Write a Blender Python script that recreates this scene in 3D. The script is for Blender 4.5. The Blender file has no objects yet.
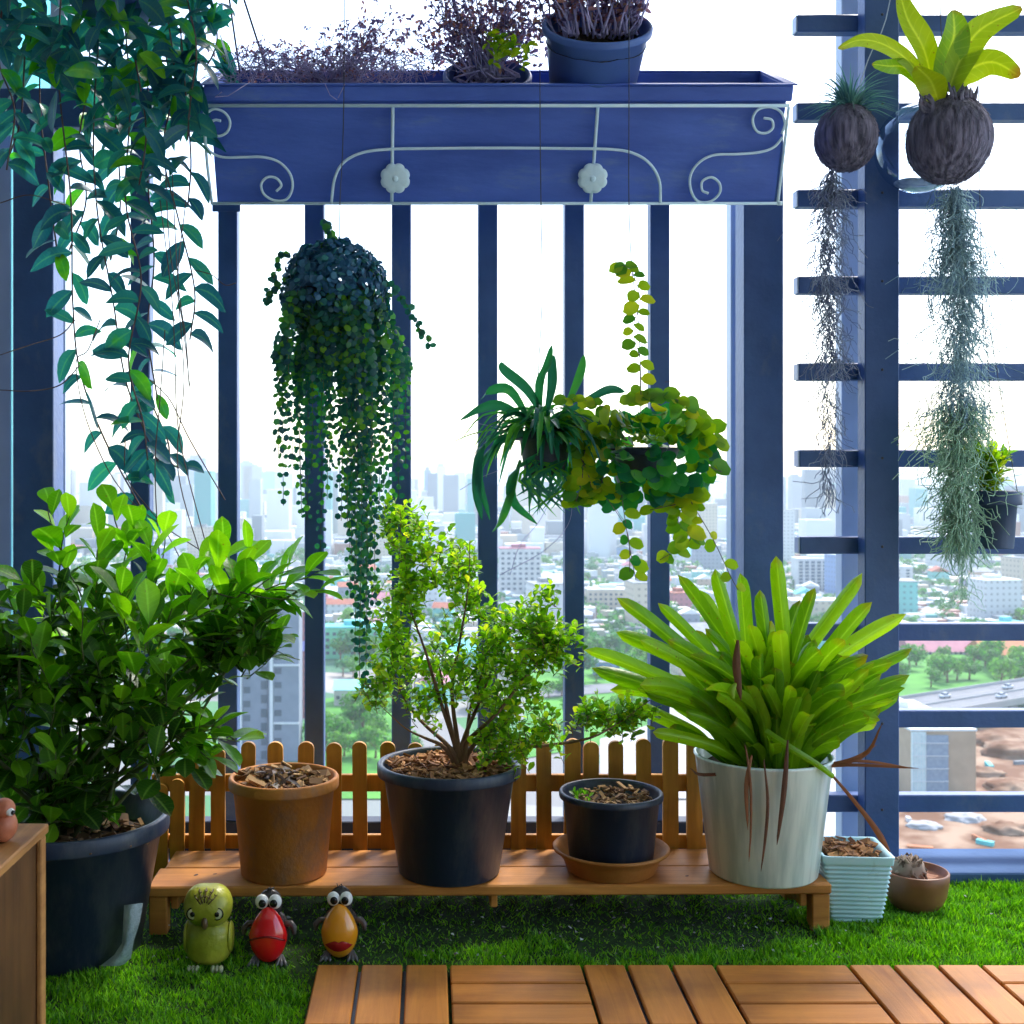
import bpy, math, random
import numpy as np
from mathutils import Vector, Matrix, noise
R = math.radians
rnd = random.Random(11)
sc = bpy.context.scene

# ------------------------------------------------------------ camera, world, sun, exposure
F, CX, CY, CZ = 1200.0, 430.0, 475.0, 1.13
cam_d = bpy.data.cameras.new("camera"); cam = bpy.data.objects.new("camera", cam_d)
sc.collection.objects.link(cam); sc.camera = cam
cam.location = (0, 0, CZ); cam.rotation_euler = (R(90), 0, 0)
cam_d.sensor_width = 36; cam_d.lens = F / 1024 * 36
cam_d.shift_x = (512 - CX) / 1024; cam_d.shift_y = -(512 - CY) / 1024
cam_d.clip_start = 0.05; cam_d.clip_end = 60000
cam_d.dof.use_dof = True; cam_d.dof.focus_distance = 3.05; cam_d.dof.aperture_fstop = 8.0

SUN_EL, SUN_AZ = 52, 38
world = bpy.data.worlds.new("World"); sc.world = world; world.use_nodes = True
wn = world.node_tree; bg = wn.nodes['Background']
sky = wn.nodes.new('ShaderNodeTexSky'); sky.sky_type = 'NISHITA'; sky.sun_disc = False
sky.sun_elevation = R(SUN_EL); sky.sun_rotation = R(SUN_AZ)
sky.air_density = 1.0; sky.dust_density = 2.0; sky.ozone_density = 1.0
wn.links.new(sky.outputs[0], bg.inputs[0]); bg.inputs[1].default_value = 0.15
sun_d = bpy.data.lights.new("sun", 'SUN'); sun = bpy.data.objects.new("sun", sun_d); sc.collection.objects.link(sun)
sun_d.energy = 1.4; sun_d.angle = R(12); sun_d.color = (1, .96, .88)
sd = Vector((math.sin(R(SUN_AZ)) * math.cos(R(SUN_EL)), math.cos(R(SUN_AZ)) * math.cos(R(SUN_EL)), math.sin(R(SUN_EL))))
sun.rotation_euler = sd.to_track_quat('Z', 'Y').to_euler()
sc.view_settings.view_transform = 'Standard'; sc.view_settings.look = 'None'
sc.view_settings.gamma = 1; sc.view_settings.exposure = 1.93
sc.cycles.max_bounces = 8; sc.cycles.diffuse_bounces = 4; sc.cycles.transparent_max_bounces = 16
sc.cycles.volume_bounces = 1
sc.cycles.use_denoising = True

# ------------------------------------------------------------ helpers
def P(px, py, Y):
    return Vector(((px - CX) * Y / F, Y, CZ - (py - CY) * Y / F))
def PG(px, py, z):           # the point at height z on the line of sight
    Y = (CZ - z) * F / (py - CY)
    return Vector(((px - CX) * Y / F, Y, z))
def U(a, b): return rnd.uniform(a, b)
def rvec():
    while 1:
        v = Vector((U(-1, 1), U(-1, 1), U(-1, 1)))
        if .05 < v.length < 1: return v.normalized()
def bez(pts, n):             # Catmull-Rom through the points
    pts = [Vector(p) for p in pts]; out = []
    q = [pts[0] * 2 - pts[1]] + pts + [pts[-1] * 2 - pts[-2]]
    for i in range(len(pts) - 1):
        a, b, c, d = q[i:i + 4]
        for k in range(n):
            t = k / n
            out.append(.5 * ((2 * b) + (c - a) * t + (2 * a - 5 * b + 4 * c - d) * t * t + (3 * b - a - 3 * c + d) * t ** 3))
    out.append(pts[-1]); return out

class MB:
    def __init__(s): s.v = []; s.f = []; s.m = []; s.sm = []; s.al = []; s.ac = []
    def add(s, vs, fs, mi=0, smooth=True, al=None, ac=None):
        o = len(s.v); s.al.extend(al or [0.0]*len(vs)); s.ac.extend(ac or [.5]*len(vs)); s.v.extend([tuple(v) for v in vs])
        for f in fs: s.f.append(tuple(i + o for i in f)); s.m.append(mi); s.sm.append(smooth)
    def box(s, lo, hi, mi=0, M=None, bev=0.0):
        x0, y0, z0 = lo; x1, y1, z1 = hi
        b = min(bev, (x1-x0)*.45, (y1-y0)*.45, (z1-z0)*.45)
        if b <= 0:
            vs = [(x0,y0,z0),(x1,y0,z0),(x1,y1,z0),(x0,y1,z0),(x0,y0,z1),(x1,y0,z1),(x1,y1,z1),(x0,y1,z1)]
            fs = [(0,3,2,1),(4,5,6,7),(0,1,5,4),(1,2,6,5),(2,3,7,6),(3,0,4,7)]
        else:
            vs = []; idx = {}
            X = (x0, x1); Y = (y0, y1); Z = (z0, z1)
            for i in (0,1):
                for j in (0,1):
                    for k in (0,1):
                        sx, sy, sz = (b, -b)[i], (b, -b)[j], (b, -b)[k]
                        idx[i,j,k,0] = len(vs); vs.append((X[i], Y[j]+sy, Z[k]+sz))
                        idx[i,j,k,1] = len(vs); vs.append((X[i]+sx, Y[j], Z[k]+sz))
                        idx[i,j,k,2] = len(vs); vs.append((X[i]+sx, Y[j]+sy, Z[k]))
            fs = []
            for i in (0,1):
                q = [idx[i,0,0,0], idx[i,1,0,0], idx[i,1,1,0], idx[i,0,1,0]]; fs.append(q if i else q[::-1])
                q = [idx[0,i,0,1], idx[1,i,0,1], idx[1,i,1,1], idx[0,i,1,1]]; fs.append(q[::-1] if i else q)
                q = [idx[0,0,i,2], idx[1,0,i,2], idx[1,1,i,2], idx[0,1,i,2]]; fs.append(q if i else q[::-1])
            for i in (0,1):
                for j in (0,1):
                    q = [idx[i,j,0,0], idx[i,j,0,1], idx[i,j,1,1], idx[i,j,1,0]]; fs.append(q if (i+j) % 2 else q[::-1])
                    q = [idx[i,0,j,0], idx[i,0,j,2], idx[i,1,j,2], idx[i,1,j,0]]; fs.append(q[::-1] if (i+j) % 2 else q)
                    q = [idx[0,i,j,1], idx[0,i,j,2], idx[1,i,j,2], idx[1,i,j,1]]; fs.append(q if (i+j) % 2 else q[::-1])
            for i in (0,1):
                for j in (0,1):
                    for k in (0,1): 
                        q = [idx[i,j,k,0], idx[i,j,k,1], idx[i,j,k,2]]; fs.append(q)
        if M is not None: vs = [M @ Vector(v) for v in vs]
        s.add(vs, fs, mi, False)
    def tube(s, pts, r, seg=6, mi=0, cap=True):
        pts = [Vector(p) for p in pts]
        if len(pts) < 2: return
        n = len(pts); rr = r if isinstance(r, (list, tuple)) else [r] * n
        t = (pts[1] - pts[0]).normalized(); a = t.orthogonal().normalized(); vs = []
        for i, p in enumerate(pts):
            d = (pts[min(i+1, n-1)] - pts[max(i-1, 0)])
            d = d.normalized() if d.length > 1e-9 else t
            a = (a - d * a.dot(d)); a = a.normalized() if a.length > 1e-6 else d.orthogonal().normalized()
            b = d.cross(a)
            for k in range(seg):
                g = 2 * math.pi * k / seg
                vs.append(p + (a * math.cos(g) + b * math.sin(g)) * rr[i])
        fs = []
        for i in range(n - 1):
            for k in range(seg):
                k2 = (k + 1) % seg
                fs.append((i*seg+k, i*seg+k2, (i+1)*seg+k2, (i+1)*seg+k))
        if cap and seg > 2: fs.append(tuple(range(seg))[::-1]); fs.append(tuple((n-1)*seg + k for k in range(seg)))
        s.add(vs, fs, mi)
    def lathe(s, prof, c, seg=48, mi=0, M=None, wob=0):
        vs = []; fs = []; n = len(prof); c = Vector(c)
        for (r, z) in prof:
            for k in range(seg):
                g = 2 * math.pi * k / seg
                q = 1 + wob * math.sin(3 * g + z * 9)
                v = Vector((r * q * math.cos(g), r * q * math.sin(g), z))
                if M is not None: v = M @ v
                vs.append(v + c)
        for i in range(n - 1):
            for k in range(seg):
                k2 = (k + 1) % seg
                fs.append((i*seg+k, i*seg+k2, (i+1)*seg+k2, (i+1)*seg+k))
        if prof[0][0] > 0: fs.append(tuple(range(seg))[::-1])
        if prof[-1][0] > 0: fs.append(tuple((n-1)*seg + k for k in range(seg)))
        s.add(vs, fs, mi)
    def ell(s, c, r, seg=20, rings=12, mi=0, M=None, f=None):
        vs = []; fs = []; c = Vector(c)
        for i in range(rings + 1):
            th = math.pi * i / rings
            for k in range(seg):
                g = 2 * math.pi * k / seg
                v = Vector((math.sin(th)*math.cos(g), math.sin(th)*math.sin(g), -math.cos(th)))
                if f: v = f(v)
                v = Vector((v.x*r[0], v.y*r[1], v.z*r[2]))
                if M is not None: v = M @ v
                vs.append(v + c)
        for i in range(rings):
            for k in range(seg):
                k2 = (k + 1) % seg
                fs.append((i*seg+k, i*seg+k2, (i+1)*seg+k2, (i+1)*seg+k))
        s.add(vs, fs, mi)
    def leaf(s, base, d, up, L, W, prof='oval', droop=.25, fold=.12, n=4, mi=0):
        d = d.normalized(); side = d.cross(up)
        if side.length < 1e-4: side = d.orthogonal()
        side.normalize(); nm = side.cross(d).normalized()
        vs = []; rows = []
        p = Vector(base); dd = d.copy(); step = L / n
        for i in range(n + 1):
            t = i / n
            if prof == 'oval': w = math.sin(math.pi * min(1, t * .93 + .04)) ** .75
            elif prof == 'obov': w = (math.sin(math.pi * t ** 1.45 * .97 + .02)) ** .7
            elif prof == 'round': w = math.sqrt(max(0, 1 - (2 * t - 1) ** 2)) if 0 < t < 1 else .18
            elif prof == 'lance': w = math.sin(math.pi * (t * .9 + .09)) ** 1.0
            else: w = 1 - t * .8
            if i == n: w = min(w, .04)
            if i == 0: w = min(w, .12)
            w *= W / 2
            vs += [p - side * w + nm * fold * w * 2, p.copy(), p + side * w + nm * fold * w * 2]
            if i < n:
                p = p + dd * step
                dd = (dd + Vector((0, 0, -1)) * droop / n * 1.6 - nm * .0).normalized()
        fs = []
        for i in range(n):
            a = i * 3
            fs += [(a, a+1, a+4, a+3), (a+1, a+2, a+5, a+4)]
        s.add(vs, fs, mi, True, [i/n for i in range(n+1) for _ in range(3)], [1.0, 0.0, 1.0]*(n+1))
    def disc(s, c, nm, r, mi=0, seg=7, squash=1.0):
        nm = nm.normalized(); a = nm.orthogonal().normalized(); b = nm.cross(a)
        q = U(0, 6.28); a, b = a*math.cos(q)+b*math.sin(q), b*math.cos(q)-a*math.sin(q)
        vs = [c + nm * r * .22] + [c + a * math.cos(6.2832*k/seg) * r + b * math.sin(6.2832*k/seg) * r * squash for k in range(seg)]
        s.add(vs, [(0, 1+k, 1+(k+1) % seg) for k in range(seg)], mi)
    def strap(s, pts, wf, side, fold=.15, n=6, mi=0):
        pts = bez(pts, n); N = len(pts) - 1; vs = []; side = side.normalized()
        for i, p in enumerate(pts):
            d = pts[min(i+1, N)] - pts[max(i-1, 0)]
            sd_ = side - d.normalized() * side.dot(d.normalized())
            sd_.normalize(); nm = sd_.cross(d).normalized(); w = wf(i / N) / 2
            vs += [p - sd_ * w + nm * fold * w * 2, p - sd_*w*.45 + nm*fold*w*.45, p.copy(), p + sd_*w*.45 + nm*fold*w*.45, p + sd_ * w + nm * fold * w * 2]
        fs = []
        for i in range(N):
            a = i * 5
            for k in range(4): fs.append((a+k, a+k+1, a+k+6, a+k+5))
        s.add(vs, fs, mi, True, [i/N for i in range(N+1) for _ in range(5)], [1.0, .5, 0.0, .5, 1.0]*(N+1))
    def build(s, name, mats, parent=None, M=None):
        me = bpy.data.meshes.new(name)
        off = Vector(parent['_w']) if parent is not None and '_w' in parent else Vector((0, 0, 0))
        vs = s.v
        if M is not None: vs = [tuple(M @ Vector(v)) for v in vs]
        vs = [(v[0]-off.x, v[1]-off.y, v[2]-off.z) for v in vs]
        me.from_pydata(vs, [], s.f)
        if not isinstance(mats, (list, tuple)): mats = [mats]
        for m in mats: me.materials.append(m)
        me.polygons.foreach_set('material_index', s.m)
        me.polygons.foreach_set('use_smooth', s.sm)
        if any(s.al) and len(s.al) == len(vs):
            for nm_, arr in (('along', s.al), ('across', s.ac)): me.attributes.new(nm_, 'FLOAT', 'POINT').data.foreach_set('value', arr)
        me.update()
        o = bpy.data.objects.new(name, me); sc.collection.objects.link(o)
        if parent is not None: o.parent = parent
        return o
    def solo(s, name, mats, label, cat, group=None, org=None, M=None):
        """a top-level thing that is one mesh, with its origin moved to org"""
        o = s.build(name, mats, M=M)
        if org is not None:
            org = Vector(org); o.data.transform(Matrix.Translation(-org)); o.location = org
        o['label'] = label; o['category'] = cat
        if group: o['group'] = group
        return o

def thing(name, label, cat, loc, group=None):
    o = bpy.data.objects.new(name, None); sc.collection.objects.link(o)
    o.location = loc; o.empty_display_size = .05; o['_w'] = tuple(loc)
    o['label'] = label; o['category'] = cat
    if group: o['group'] = group
    return o
def sub(mb, name, mats, part, root):
    """a sub-part: parented to a part (part meshes sit at the thing's origin)"""
    off = Vector(root['_w']); mb.v = [(v[0]-off.x, v[1]-off.y, v[2]-off.z) for v in mb.v]
    o = mb.build(name, mats, None); o.parent = part; return o
def struct(o): o['kind'] = 'structure'; return o
def stuff(o, label, cat, group=None):
    o['kind'] = 'stuff'; o['label'] = label; o['category'] = cat; return o

# ------------------------------------------------------------ materials
def nmat(name):
    m = bpy.data.materials.new(name); m.use_nodes = True
    return m, m.node_tree.nodes, m.node_tree.links, m.node_tree.nodes['Principled BSDF']
def mat(name, c1, c2=None, scale=8, rough=.6, bump=0, bscale=None, metal=0, spec=.5, stretch=(1,1,1), detail=5, lo=.35, hi=.65, coat=0, island=False, dirt=None):
    m, N, Lk, b = nmat(name)
    b.inputs['Roughness'].default_value = rough; b.inputs['Metallic'].default_value = metal
    b.inputs['Specular IOR Level'].default_value = spec; b.inputs['Coat Weight'].default_value = coat
    b.inputs['Coat Roughness'].default_value = .08
    b.inputs['Base Color'].default_value = (*c1, 1)
    if c2 is not None or bump:
        tc = N.new('ShaderNodeTexCoord'); mp = N.new('ShaderNodeMapping'); mp.inputs['Scale'].default_value = stretch
        Lk.new(tc.outputs['Object'], mp.inputs[0])
    if c2 is not None:
        cr = N.new('ShaderNodeValToRGB'); cr.color_ramp.elements[0].color = (*c1, 1); cr.color_ramp.elements[1].color = (*c2, 1)
        cr.color_ramp.elements[0].position = lo; cr.color_ramp.elements[1].position = hi
        if island:
            g = N.new('ShaderNodeNewGeometry'); Lk.new(g.outputs['Random Per Island'], cr.inputs[0])
        else:
            nz = N.new('ShaderNodeTexNoise'); nz.inputs['Scale'].default_value = scale; nz.inputs['Detail'].default_value = detail
            Lk.new(mp.outputs[0], nz.inputs[0]); Lk.new(nz.outputs[0], cr.inputs[0])
        Lk.new(cr.outputs[0], b.inputs['Base Color'])
    if dirt:                     # weathering: (colour, threshold, scale, stretch)
        dc, th, ds, dst = dirt; mp2 = N.new('ShaderNodeMapping'); mp2.inputs['Scale'].default_value = dst; Lk.new(tc.outputs['Object'], mp2.inputs[0])
        n5 = N.new('ShaderNodeTexNoise'); n5.inputs['Scale'].default_value = ds; n5.inputs['Detail'].default_value = 9; n5.inputs['Roughness'].default_value = .7; Lk.new(mp2.outputs[0], n5.inputs[0])
        c5 = N.new('ShaderNodeValToRGB'); c5.color_ramp.elements[0].position = th; c5.color_ramp.elements[0].color = (0, 0, 0, 1); c5.color_ramp.elements[1].position = th+.14; c5.color_ramp.elements[1].color = (.75, .75, .75, 1)
        Lk.new(n5.outputs[0], c5.inputs[0]); mx5 = N.new('ShaderNodeMix'); mx5.data_type = 'RGBA'; Lk.new(c5.outputs[0], mx5.inputs[0]); Lk.new(cr.outputs[0], mx5.inputs[6]); mx5.inputs[7].default_value = (*dc, 1); Lk.new(mx5.outputs[2], b.inputs['Base Color'])
    if bump:
        n2 = N.new('ShaderNodeTexNoise'); n2.inputs['Scale'].default_value = bscale or scale * 3; n2.inputs['Detail'].default_value = 6
        Lk.new(mp.outputs[0], n2.inputs[0])
        bp = N.new('ShaderNodeBump'); bp.inputs['Strength'].default_value = bump; bp.inputs['Distance'].default_value = .01
        Lk.new(n2.outputs[0], bp.inputs['Height']); Lk.new(bp.outputs[0], b.inputs['Normal'])
    return m
def leafmat(name, cols, trans=.45, rough=.38, tcol=None, spec=.5, rib=0.0, tip=0.0):
    """cols: list of (pos, rgb) over the random number of each leaf"""
    m, N, Lk, b = nmat(name)
    g = N.new('ShaderNodeNewGeometry'); cr = N.new('ShaderNodeValToRGB')
    els = cr.color_ramp.elements
    els[0].position = cols[0][0]; els[0].color = (*cols[0][1], 1)
    els[1].position = cols[-1][0]; els[1].color = (*cols[-1][1], 1)
    for p, c in cols[1:-1]:
        e = els.new(p); e.color = (*c, 1)
    tc = N.new('ShaderNodeTexCoord'); nz = N.new('ShaderNodeTexNoise'); nz.inputs['Scale'].default_value = 30
    Lk.new(tc.outputs['Object'], nz.inputs[0])
    mx = N.new('ShaderNodeMath'); mx.operation = 'MULTIPLY_ADD'; mx.inputs[1].default_value = .35; Lk.new(nz.outputs[0], mx.inputs[0])
    sb = N.new('ShaderNodeMath'); sb.operation = 'SUBTRACT'; sb.inputs[1].default_value = .175
    Lk.new(g.outputs['Random Per Island'], mx.inputs[2]); Lk.new(mx.outputs[0], sb.inputs[0])
    Lk.new(sb.outputs[0], cr.inputs[0]); col = cr.outputs[0]
    def mth(op, *a):
        n = N.new('ShaderNodeMath'); n.operation = op
        for i, v in enumerate(a):
            if isinstance(v, (int, float)): n.inputs[i].default_value = v
            else: Lk.new(v, n.inputs[i])
        n.use_clamp = op in ('MULTIPLY', 'SMOOTH_MIN'); return n.outputs[0]
    def mixc(fac, c1_, c2_, mode='MIX'):
        n = N.new('ShaderNodeMix'); n.data_type = 'RGBA'; n.blend_type = mode; Lk.new(fac, n.inputs[0]); Lk.new(c1_, n.inputs[6]); n.inputs[7].default_value = (*c2_, 1); return n.outputs[2]
    vein = None
    if rib or tip:
        aa = N.new('ShaderNodeAttribute'); aa.attribute_name = 'along'; ac = N.new('ShaderNodeAttribute'); ac.attribute_name = 'across'
        al_, ac_ = aa.outputs['Fac'], ac.outputs['Fac']
    if rib:
        m_ = mth('SUBTRACT', 1.0, mth('DIVIDE', ac_, .16)); m_ = mth('MAXIMUM', m_, 0.0)
        vs_ = mth('SINE', mth('SUBTRACT', mth('MULTIPLY_ADD', al_, 60.0, 0.0), mth('MULTIPLY_ADD', ac_, 7.0, 0.0)))
        vs_ = mth('MAXIMUM', mth('SUBTRACT', vs_, .8), 0.0); vein = mth('ADD', m_, vs_)
        col = mixc(mth('MULTIPLY', vein, rib), col, tuple(min(1, c*1.5+.1) for c in cols[-1][1]))
    if tip:
        n9 = N.new('ShaderNodeTexNoise'); n9.inputs['Scale'].default_value = 14; n9.inputs['Detail'].default_value = 6; Lk.new(tc.outputs['Object'], n9.inputs[0])
        f_ = mth('ADD', mth('SUBTRACT', al_, 1.12), mth('MULTIPLY', n9.outputs[0], .4)); f_ = mth('MULTIPLY', mth('MAXIMUM', f_, 0.0), 9.0)
        f_ = mth('MINIMUM', mth('MULTIPLY', f_, tip), 1.0); col = mixc(f_, col, (.33, .12, .02))
        sp_ = N.new('ShaderNodeTexVoronoi'); sp_.inputs['Scale'].default_value = 45; Lk.new(tc.outputs['Object'], sp_.inputs[0])
        k_ = mth('MULTIPLY', mth('LESS_THAN', sp_.outputs['Distance'], .11), .6); col = mixc(k_, col, (.22, .13, .02))
    Lk.new(col, b.inputs['Base Color'])
    b.inputs['Roughness'].default_value = rough; b.inputs['Specular IOR Level'].default_value = spec
    bp = N.new('ShaderNodeBump'); bp.inputs['Strength'].default_value = .25; bp.inputs['Distance'].default_value = .004
    n3 = N.new('ShaderNodeTexNoise'); n3.inputs['Scale'].default_value = 90; Lk.new(tc.outputs['Object'], n3.inputs[0])
    Lk.new(n3.outputs[0], bp.inputs['Height']); Lk.new(bp.outputs[0], b.inputs['Normal'])
    tr = N.new('ShaderNodeBsdfTranslucent')
    tm = N.new('ShaderNodeMix'); tm.data_type = 'RGBA'; tm.blend_type = 'MULTIPLY'; tm.inputs[0].default_value = 1
    Lk.new(col, tm.inputs[6]); tm.inputs[7].default_value = (*(tcol or (1.9, 2.1, .7)), 1)
    Lk.new(tm.outputs[2], tr.inputs[0])
    ms = N.new('ShaderNodeMixShader'); ms.inputs[0].default_value = trans
    Lk.new(b.outputs[0], ms.inputs[1]); Lk.new(tr.outputs[0], ms.inputs[2])
    Lk.new(ms.outputs[0], N['Material Output'].inputs[0])
    return m
def woodmat(name, c1, c2, axis=0, rough=.55, knots=True, island=.0, scale=6):
    m, N, Lk, b = nmat(name)
    tc = N.new('ShaderNodeTexCoord'); mp = N.new('ShaderNodeMapping'); s = [scale * 3.2] * 3; s[axis] = scale * .22
    mp.inputs['Scale'].default_value = s; Lk.new(tc.outputs['Object'], mp.inputs[0])
    g = N.new('ShaderNodeNewGeometry')
    ofs = N.new('ShaderNodeVectorMath'); ofs.operation = 'SCALE'; ofs.inputs[0].default_value = (13, 17, 19)
    Lk.new(g.outputs['Random Per Island'], ofs.inputs[3]); ad = N.new('ShaderNodeVectorMath')
    Lk.new(mp.outputs[0], ad.inputs[0]); Lk.new(ofs.outputs[0], ad.inputs[1])
    n1 = N.new('ShaderNodeTexNoise'); n1.inputs['Scale'].default_value = 1.6; n1.inputs['Detail'].default_value = 9; n1.inputs['Roughness'].default_value = .65
    n1.inputs['Distortion'].default_value = .8
    Lk.new(ad.outputs[0], n1.inputs[0])
    cr = N.new('ShaderNodeValToRGB'); e = cr.color_ramp.elements
    e[0].position = .3; e[0].color = (*c1, 1); e[1].position = .68; e[1].color = (*c2, 1)
    Lk.new(n1.outputs[0], cr.inputs[0])
    hs = N.new('ShaderNodeHueSaturation'); vv = N.new('ShaderNodeMath'); vv.operation = 'MULTIPLY_ADD'
    vv.inputs[1].default_value = .35 + island; vv.inputs[2].default_value = .82 - island / 2
    Lk.new(g.outputs['Random Per Island'], vv.inputs[0]); Lk.new(vv.outputs[0], hs.inputs['Value']); Lk.new(cr.outputs[0], hs.inputs['Color'])
    n4 = N.new('ShaderNodeTexNoise'); n4.inputs['Scale'].default_value = 5; n4.inputs['Detail'].default_value = 8; Lk.new(tc.outputs['Object'], n4.inputs[0])
    c4 = N.new('ShaderNodeValToRGB'); c4.color_ramp.elements[0].position = .3; c4.color_ramp.elements[0].color = (.5,.46,.42,1)
    c4.color_ramp.elements[1].position = .55; c4.color_ramp.elements[1].color = (1,1,1,1)
    Lk.new(n4.outputs[0], c4.inputs[0])
    mm = N.new('ShaderNodeMix'); mm.data_type = 'RGBA'; mm.blend_type = 'MULTIPLY'; mm.inputs[0].default_value = .95
    Lk.new(hs.outputs[0], mm.inputs[6]); Lk.new(c4.outputs[0], mm.inputs[7]); Lk.new(mm.outputs[2], b.inputs['Base Color'])
    b.inputs['Roughness'].default_value = rough
    bp = N.new('ShaderNodeBump'); bp.inputs['Strength'].default_value = .35; bp.inputs['Distance'].default_value = .003
    Lk.new(n1.outputs[0], bp.inputs['Height']); Lk.new(bp.outputs[0], b.inputs['Normal'])
    return m

M = {}
M['rail'] = mat('rail_paint', (.038, .092, .26), (.05, .118, .33), 9, .45, .15, 60, dirt=((.11, .15, .25), .57, 7, (1, 1, .5)))
M['slat'] = mat('slat_paint', (.034, .084, .24), (.046, .108, .3), 9, .45, .15, 60, dirt=((.11, .15, .25), .58, 7, (1, 1, .6)))
M['frame'] = mat('pale_aluminium', (.35, .42, .56), (.45, .52, .66), 4, .35)
M['planter'] = mat('planter_plastic', (.045, .105, .46), (.075, .155, .6), 3.5, .5, .25, 22, stretch=(1, 1, 4), dirt=((.13, .22, .5), .56, 5, (.6, 1, 2.5)))
M['iron'] = mat('white_iron', (.66, .84, 1.0), (.74, .9, 1.0), 30, .45)
M['plinth'] = mat('plinth_paint', (.05, .1, .22), (.07, .13, .27), 5, .85, .2, 40, spec=.15)
M['wallin'] = mat('inner_wall_paint', (.13, .125, .12), (.17, .165, .16), 2, .9)
M['plaster'] = mat('plaster', (.78, .78, .76), (.85, .85, .83), 2, .9, .15, 30)
M['bench'] = woodmat('bench_wood', (.4, .135, .02), (.66, .28, .05), 0)
M['fence'] = woodmat('picket_wood', (.46, .19, .015), (.72, .34, .04), 2, island=.1)
M['deckx'] = woodmat('deck_wood', (.46, .135, .012), (.68, .255, .03), 0, island=.15)
M['decky'] = woodmat('deck_wood_cross', (.46, .135, .012), (.68, .255, .03), 1, island=.15)
M['table'] = woodmat('table_wood', (.42, .17, .045), (.62, .29, .085), 1)
M['tablep'] = woodmat('panel_wood', (.09, .036, .01), (.17, .068, .016), 2)
M['blackpot'] = mat('black_plastic', (.014, .024, .05), (.022, .036, .07), 6, .42, .15, 40, stretch=(1,1,.3), dirt=((.075, .085, .1), .5, 9, (1, 1, .35)))
M['greypot'] = mat('blue_grey_plastic', (.06, .13, .42), (.08, .16, .48), 6, .5)
M['terra'] = mat('terracotta', (.42, .145, .018), (.54, .205, .03), 7, .7, .25, 60, dirt=((.27, .14, .08), .49, 8, (1, 1, .6)))
M['saucer'] = mat('saucer_clay', (.36, .13, .02), (.5, .2, .045), 9, .55, .2, 50)
M['bowl'] = mat('bowl_clay', (.2, .07, .03), (.3, .12, .05), 9, .4)
M['soil'] = mat('soil', (.02, .013, .008), (.07, .045, .028), 60, .95, .8, 120)
M['mulch'] = mat('mulch', (.12, .045, .018), (.5, .24, .09), 1, .9, lo=0, hi=1, island=True)
M['debris'] = mat('dry_debris', (.09, .04, .02), (.5, .3, .13), 1, .9, lo=0, hi=1, island=True)
M['mint'] = None
M['teal'] = mat('teal_glaze', (.42, .7, .76), (.55, .8, .84), 10, .3, 0, dirt=((.25, .4, .38), .6, 14, (1, 1, .5)))
M['bark'] = mat('bark', (.12, .06, .03), (.26, .14, .075), 25, .8, .4, 80, stretch=(1,1,.3))
M['stemgreen'] = mat('green_stem', (.06, .1, .03), (.14, .16, .05), 20, .6)
M['vinestem'] = mat('vine_stem', (.1, .06, .07), (.2, .13, .13), 20, .7)
M['twig'] = mat('dry_twig', (.27, .26, .52), (.5, .43, .7), 20, .9)
M['wire'] = mat('wire', (.08, .08, .1), None, rough=.5, metal=.6)
M['husk'] = mat('coconut_husk', (.07, .062, .1), (.24, .21, .3), 14, .9, .9, 26, stretch=(6, 6, .7))
M['white'] = mat('eye_white', (.85, .85, .82), None, rough=.2)
M['black'] = mat('eye_black', (.01, .01, .01), None, rough=.15)

# leaves
M['L_shrub'] = leafmat('shrub_leaf', [(0, (.014, .05, .006)), (.4, (.03, .11, .008)), (.75, (.075, .22, .008)), (1, (.16, .36, .012))], .45, .33, rib=.4, tip=.25)
M['L_young'] = leafmat('young_shrub_leaf', [(0, (.06, .2, .006)), (.6, (.13, .36, .006)), (1, (.26, .5, .012))], .55, .33, rib=.35, tip=.2)
M['L_vine'] = leafmat('vine_leaf', [(0, (.012, .08, .19)), (.5, (.018, .155, .26)), (.84, (.025, .22, .22)), (.92, (.06, .3, .03)), (1, (.16, .42, .01))], .4, .35, (1, 1.9, .9), rib=.2)
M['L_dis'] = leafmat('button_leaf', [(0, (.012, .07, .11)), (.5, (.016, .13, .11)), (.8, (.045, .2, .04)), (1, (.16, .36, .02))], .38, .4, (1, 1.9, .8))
M['L_disb'] = leafmat('button_leaf_blue', [(0, (.02, .1, .22)), (.7, (.04, .16, .3)), (1, (.04, .24, .22))], .3, .4, (1, 1.5, 1.1))  # upper ball leaves, blued to paint a veil of glare into their colour
M['L_spider'] = leafmat('strap_grass_leaf', [(0, (.014, .12, .12)), (.6, (.02, .2, .1)), (1, (.1, .36, .02))], .35, .35)
M['L_round'] = leafmat('round_leaf', [(0, (.05, .2, .02)), (.3, (.16, .32, .01)), (.75, (.34, .46, .01)), (1, (.55, .5, .015))], .55, .35, (1.5, 1.6, .6))
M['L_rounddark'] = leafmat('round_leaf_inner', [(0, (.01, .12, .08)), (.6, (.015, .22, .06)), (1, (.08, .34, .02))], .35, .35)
M['L_small'] = leafmat('small_shrub_leaf', [(0, (.06, .18, .01)), (.5, (.18, .36, .01)), (.85, (.36, .54, .02)), (1, (.6, .58, .04))], .55, .4)
M['L_brom'] = leafmat('rosette_leaf', [(0, (.07, .2, .003)), (.5, (.18, .38, .004)), (1, (.34, .55, .01))], .45, .33, (1.7, 1.7, .5), rib=.3, tip=.45)
M['L_dead'] = leafmat('dead_leaf', [(0, (.1, .035, .015)), (1, (.3, .11, .04))], .2, .7, (1, 1, 1))
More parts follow.
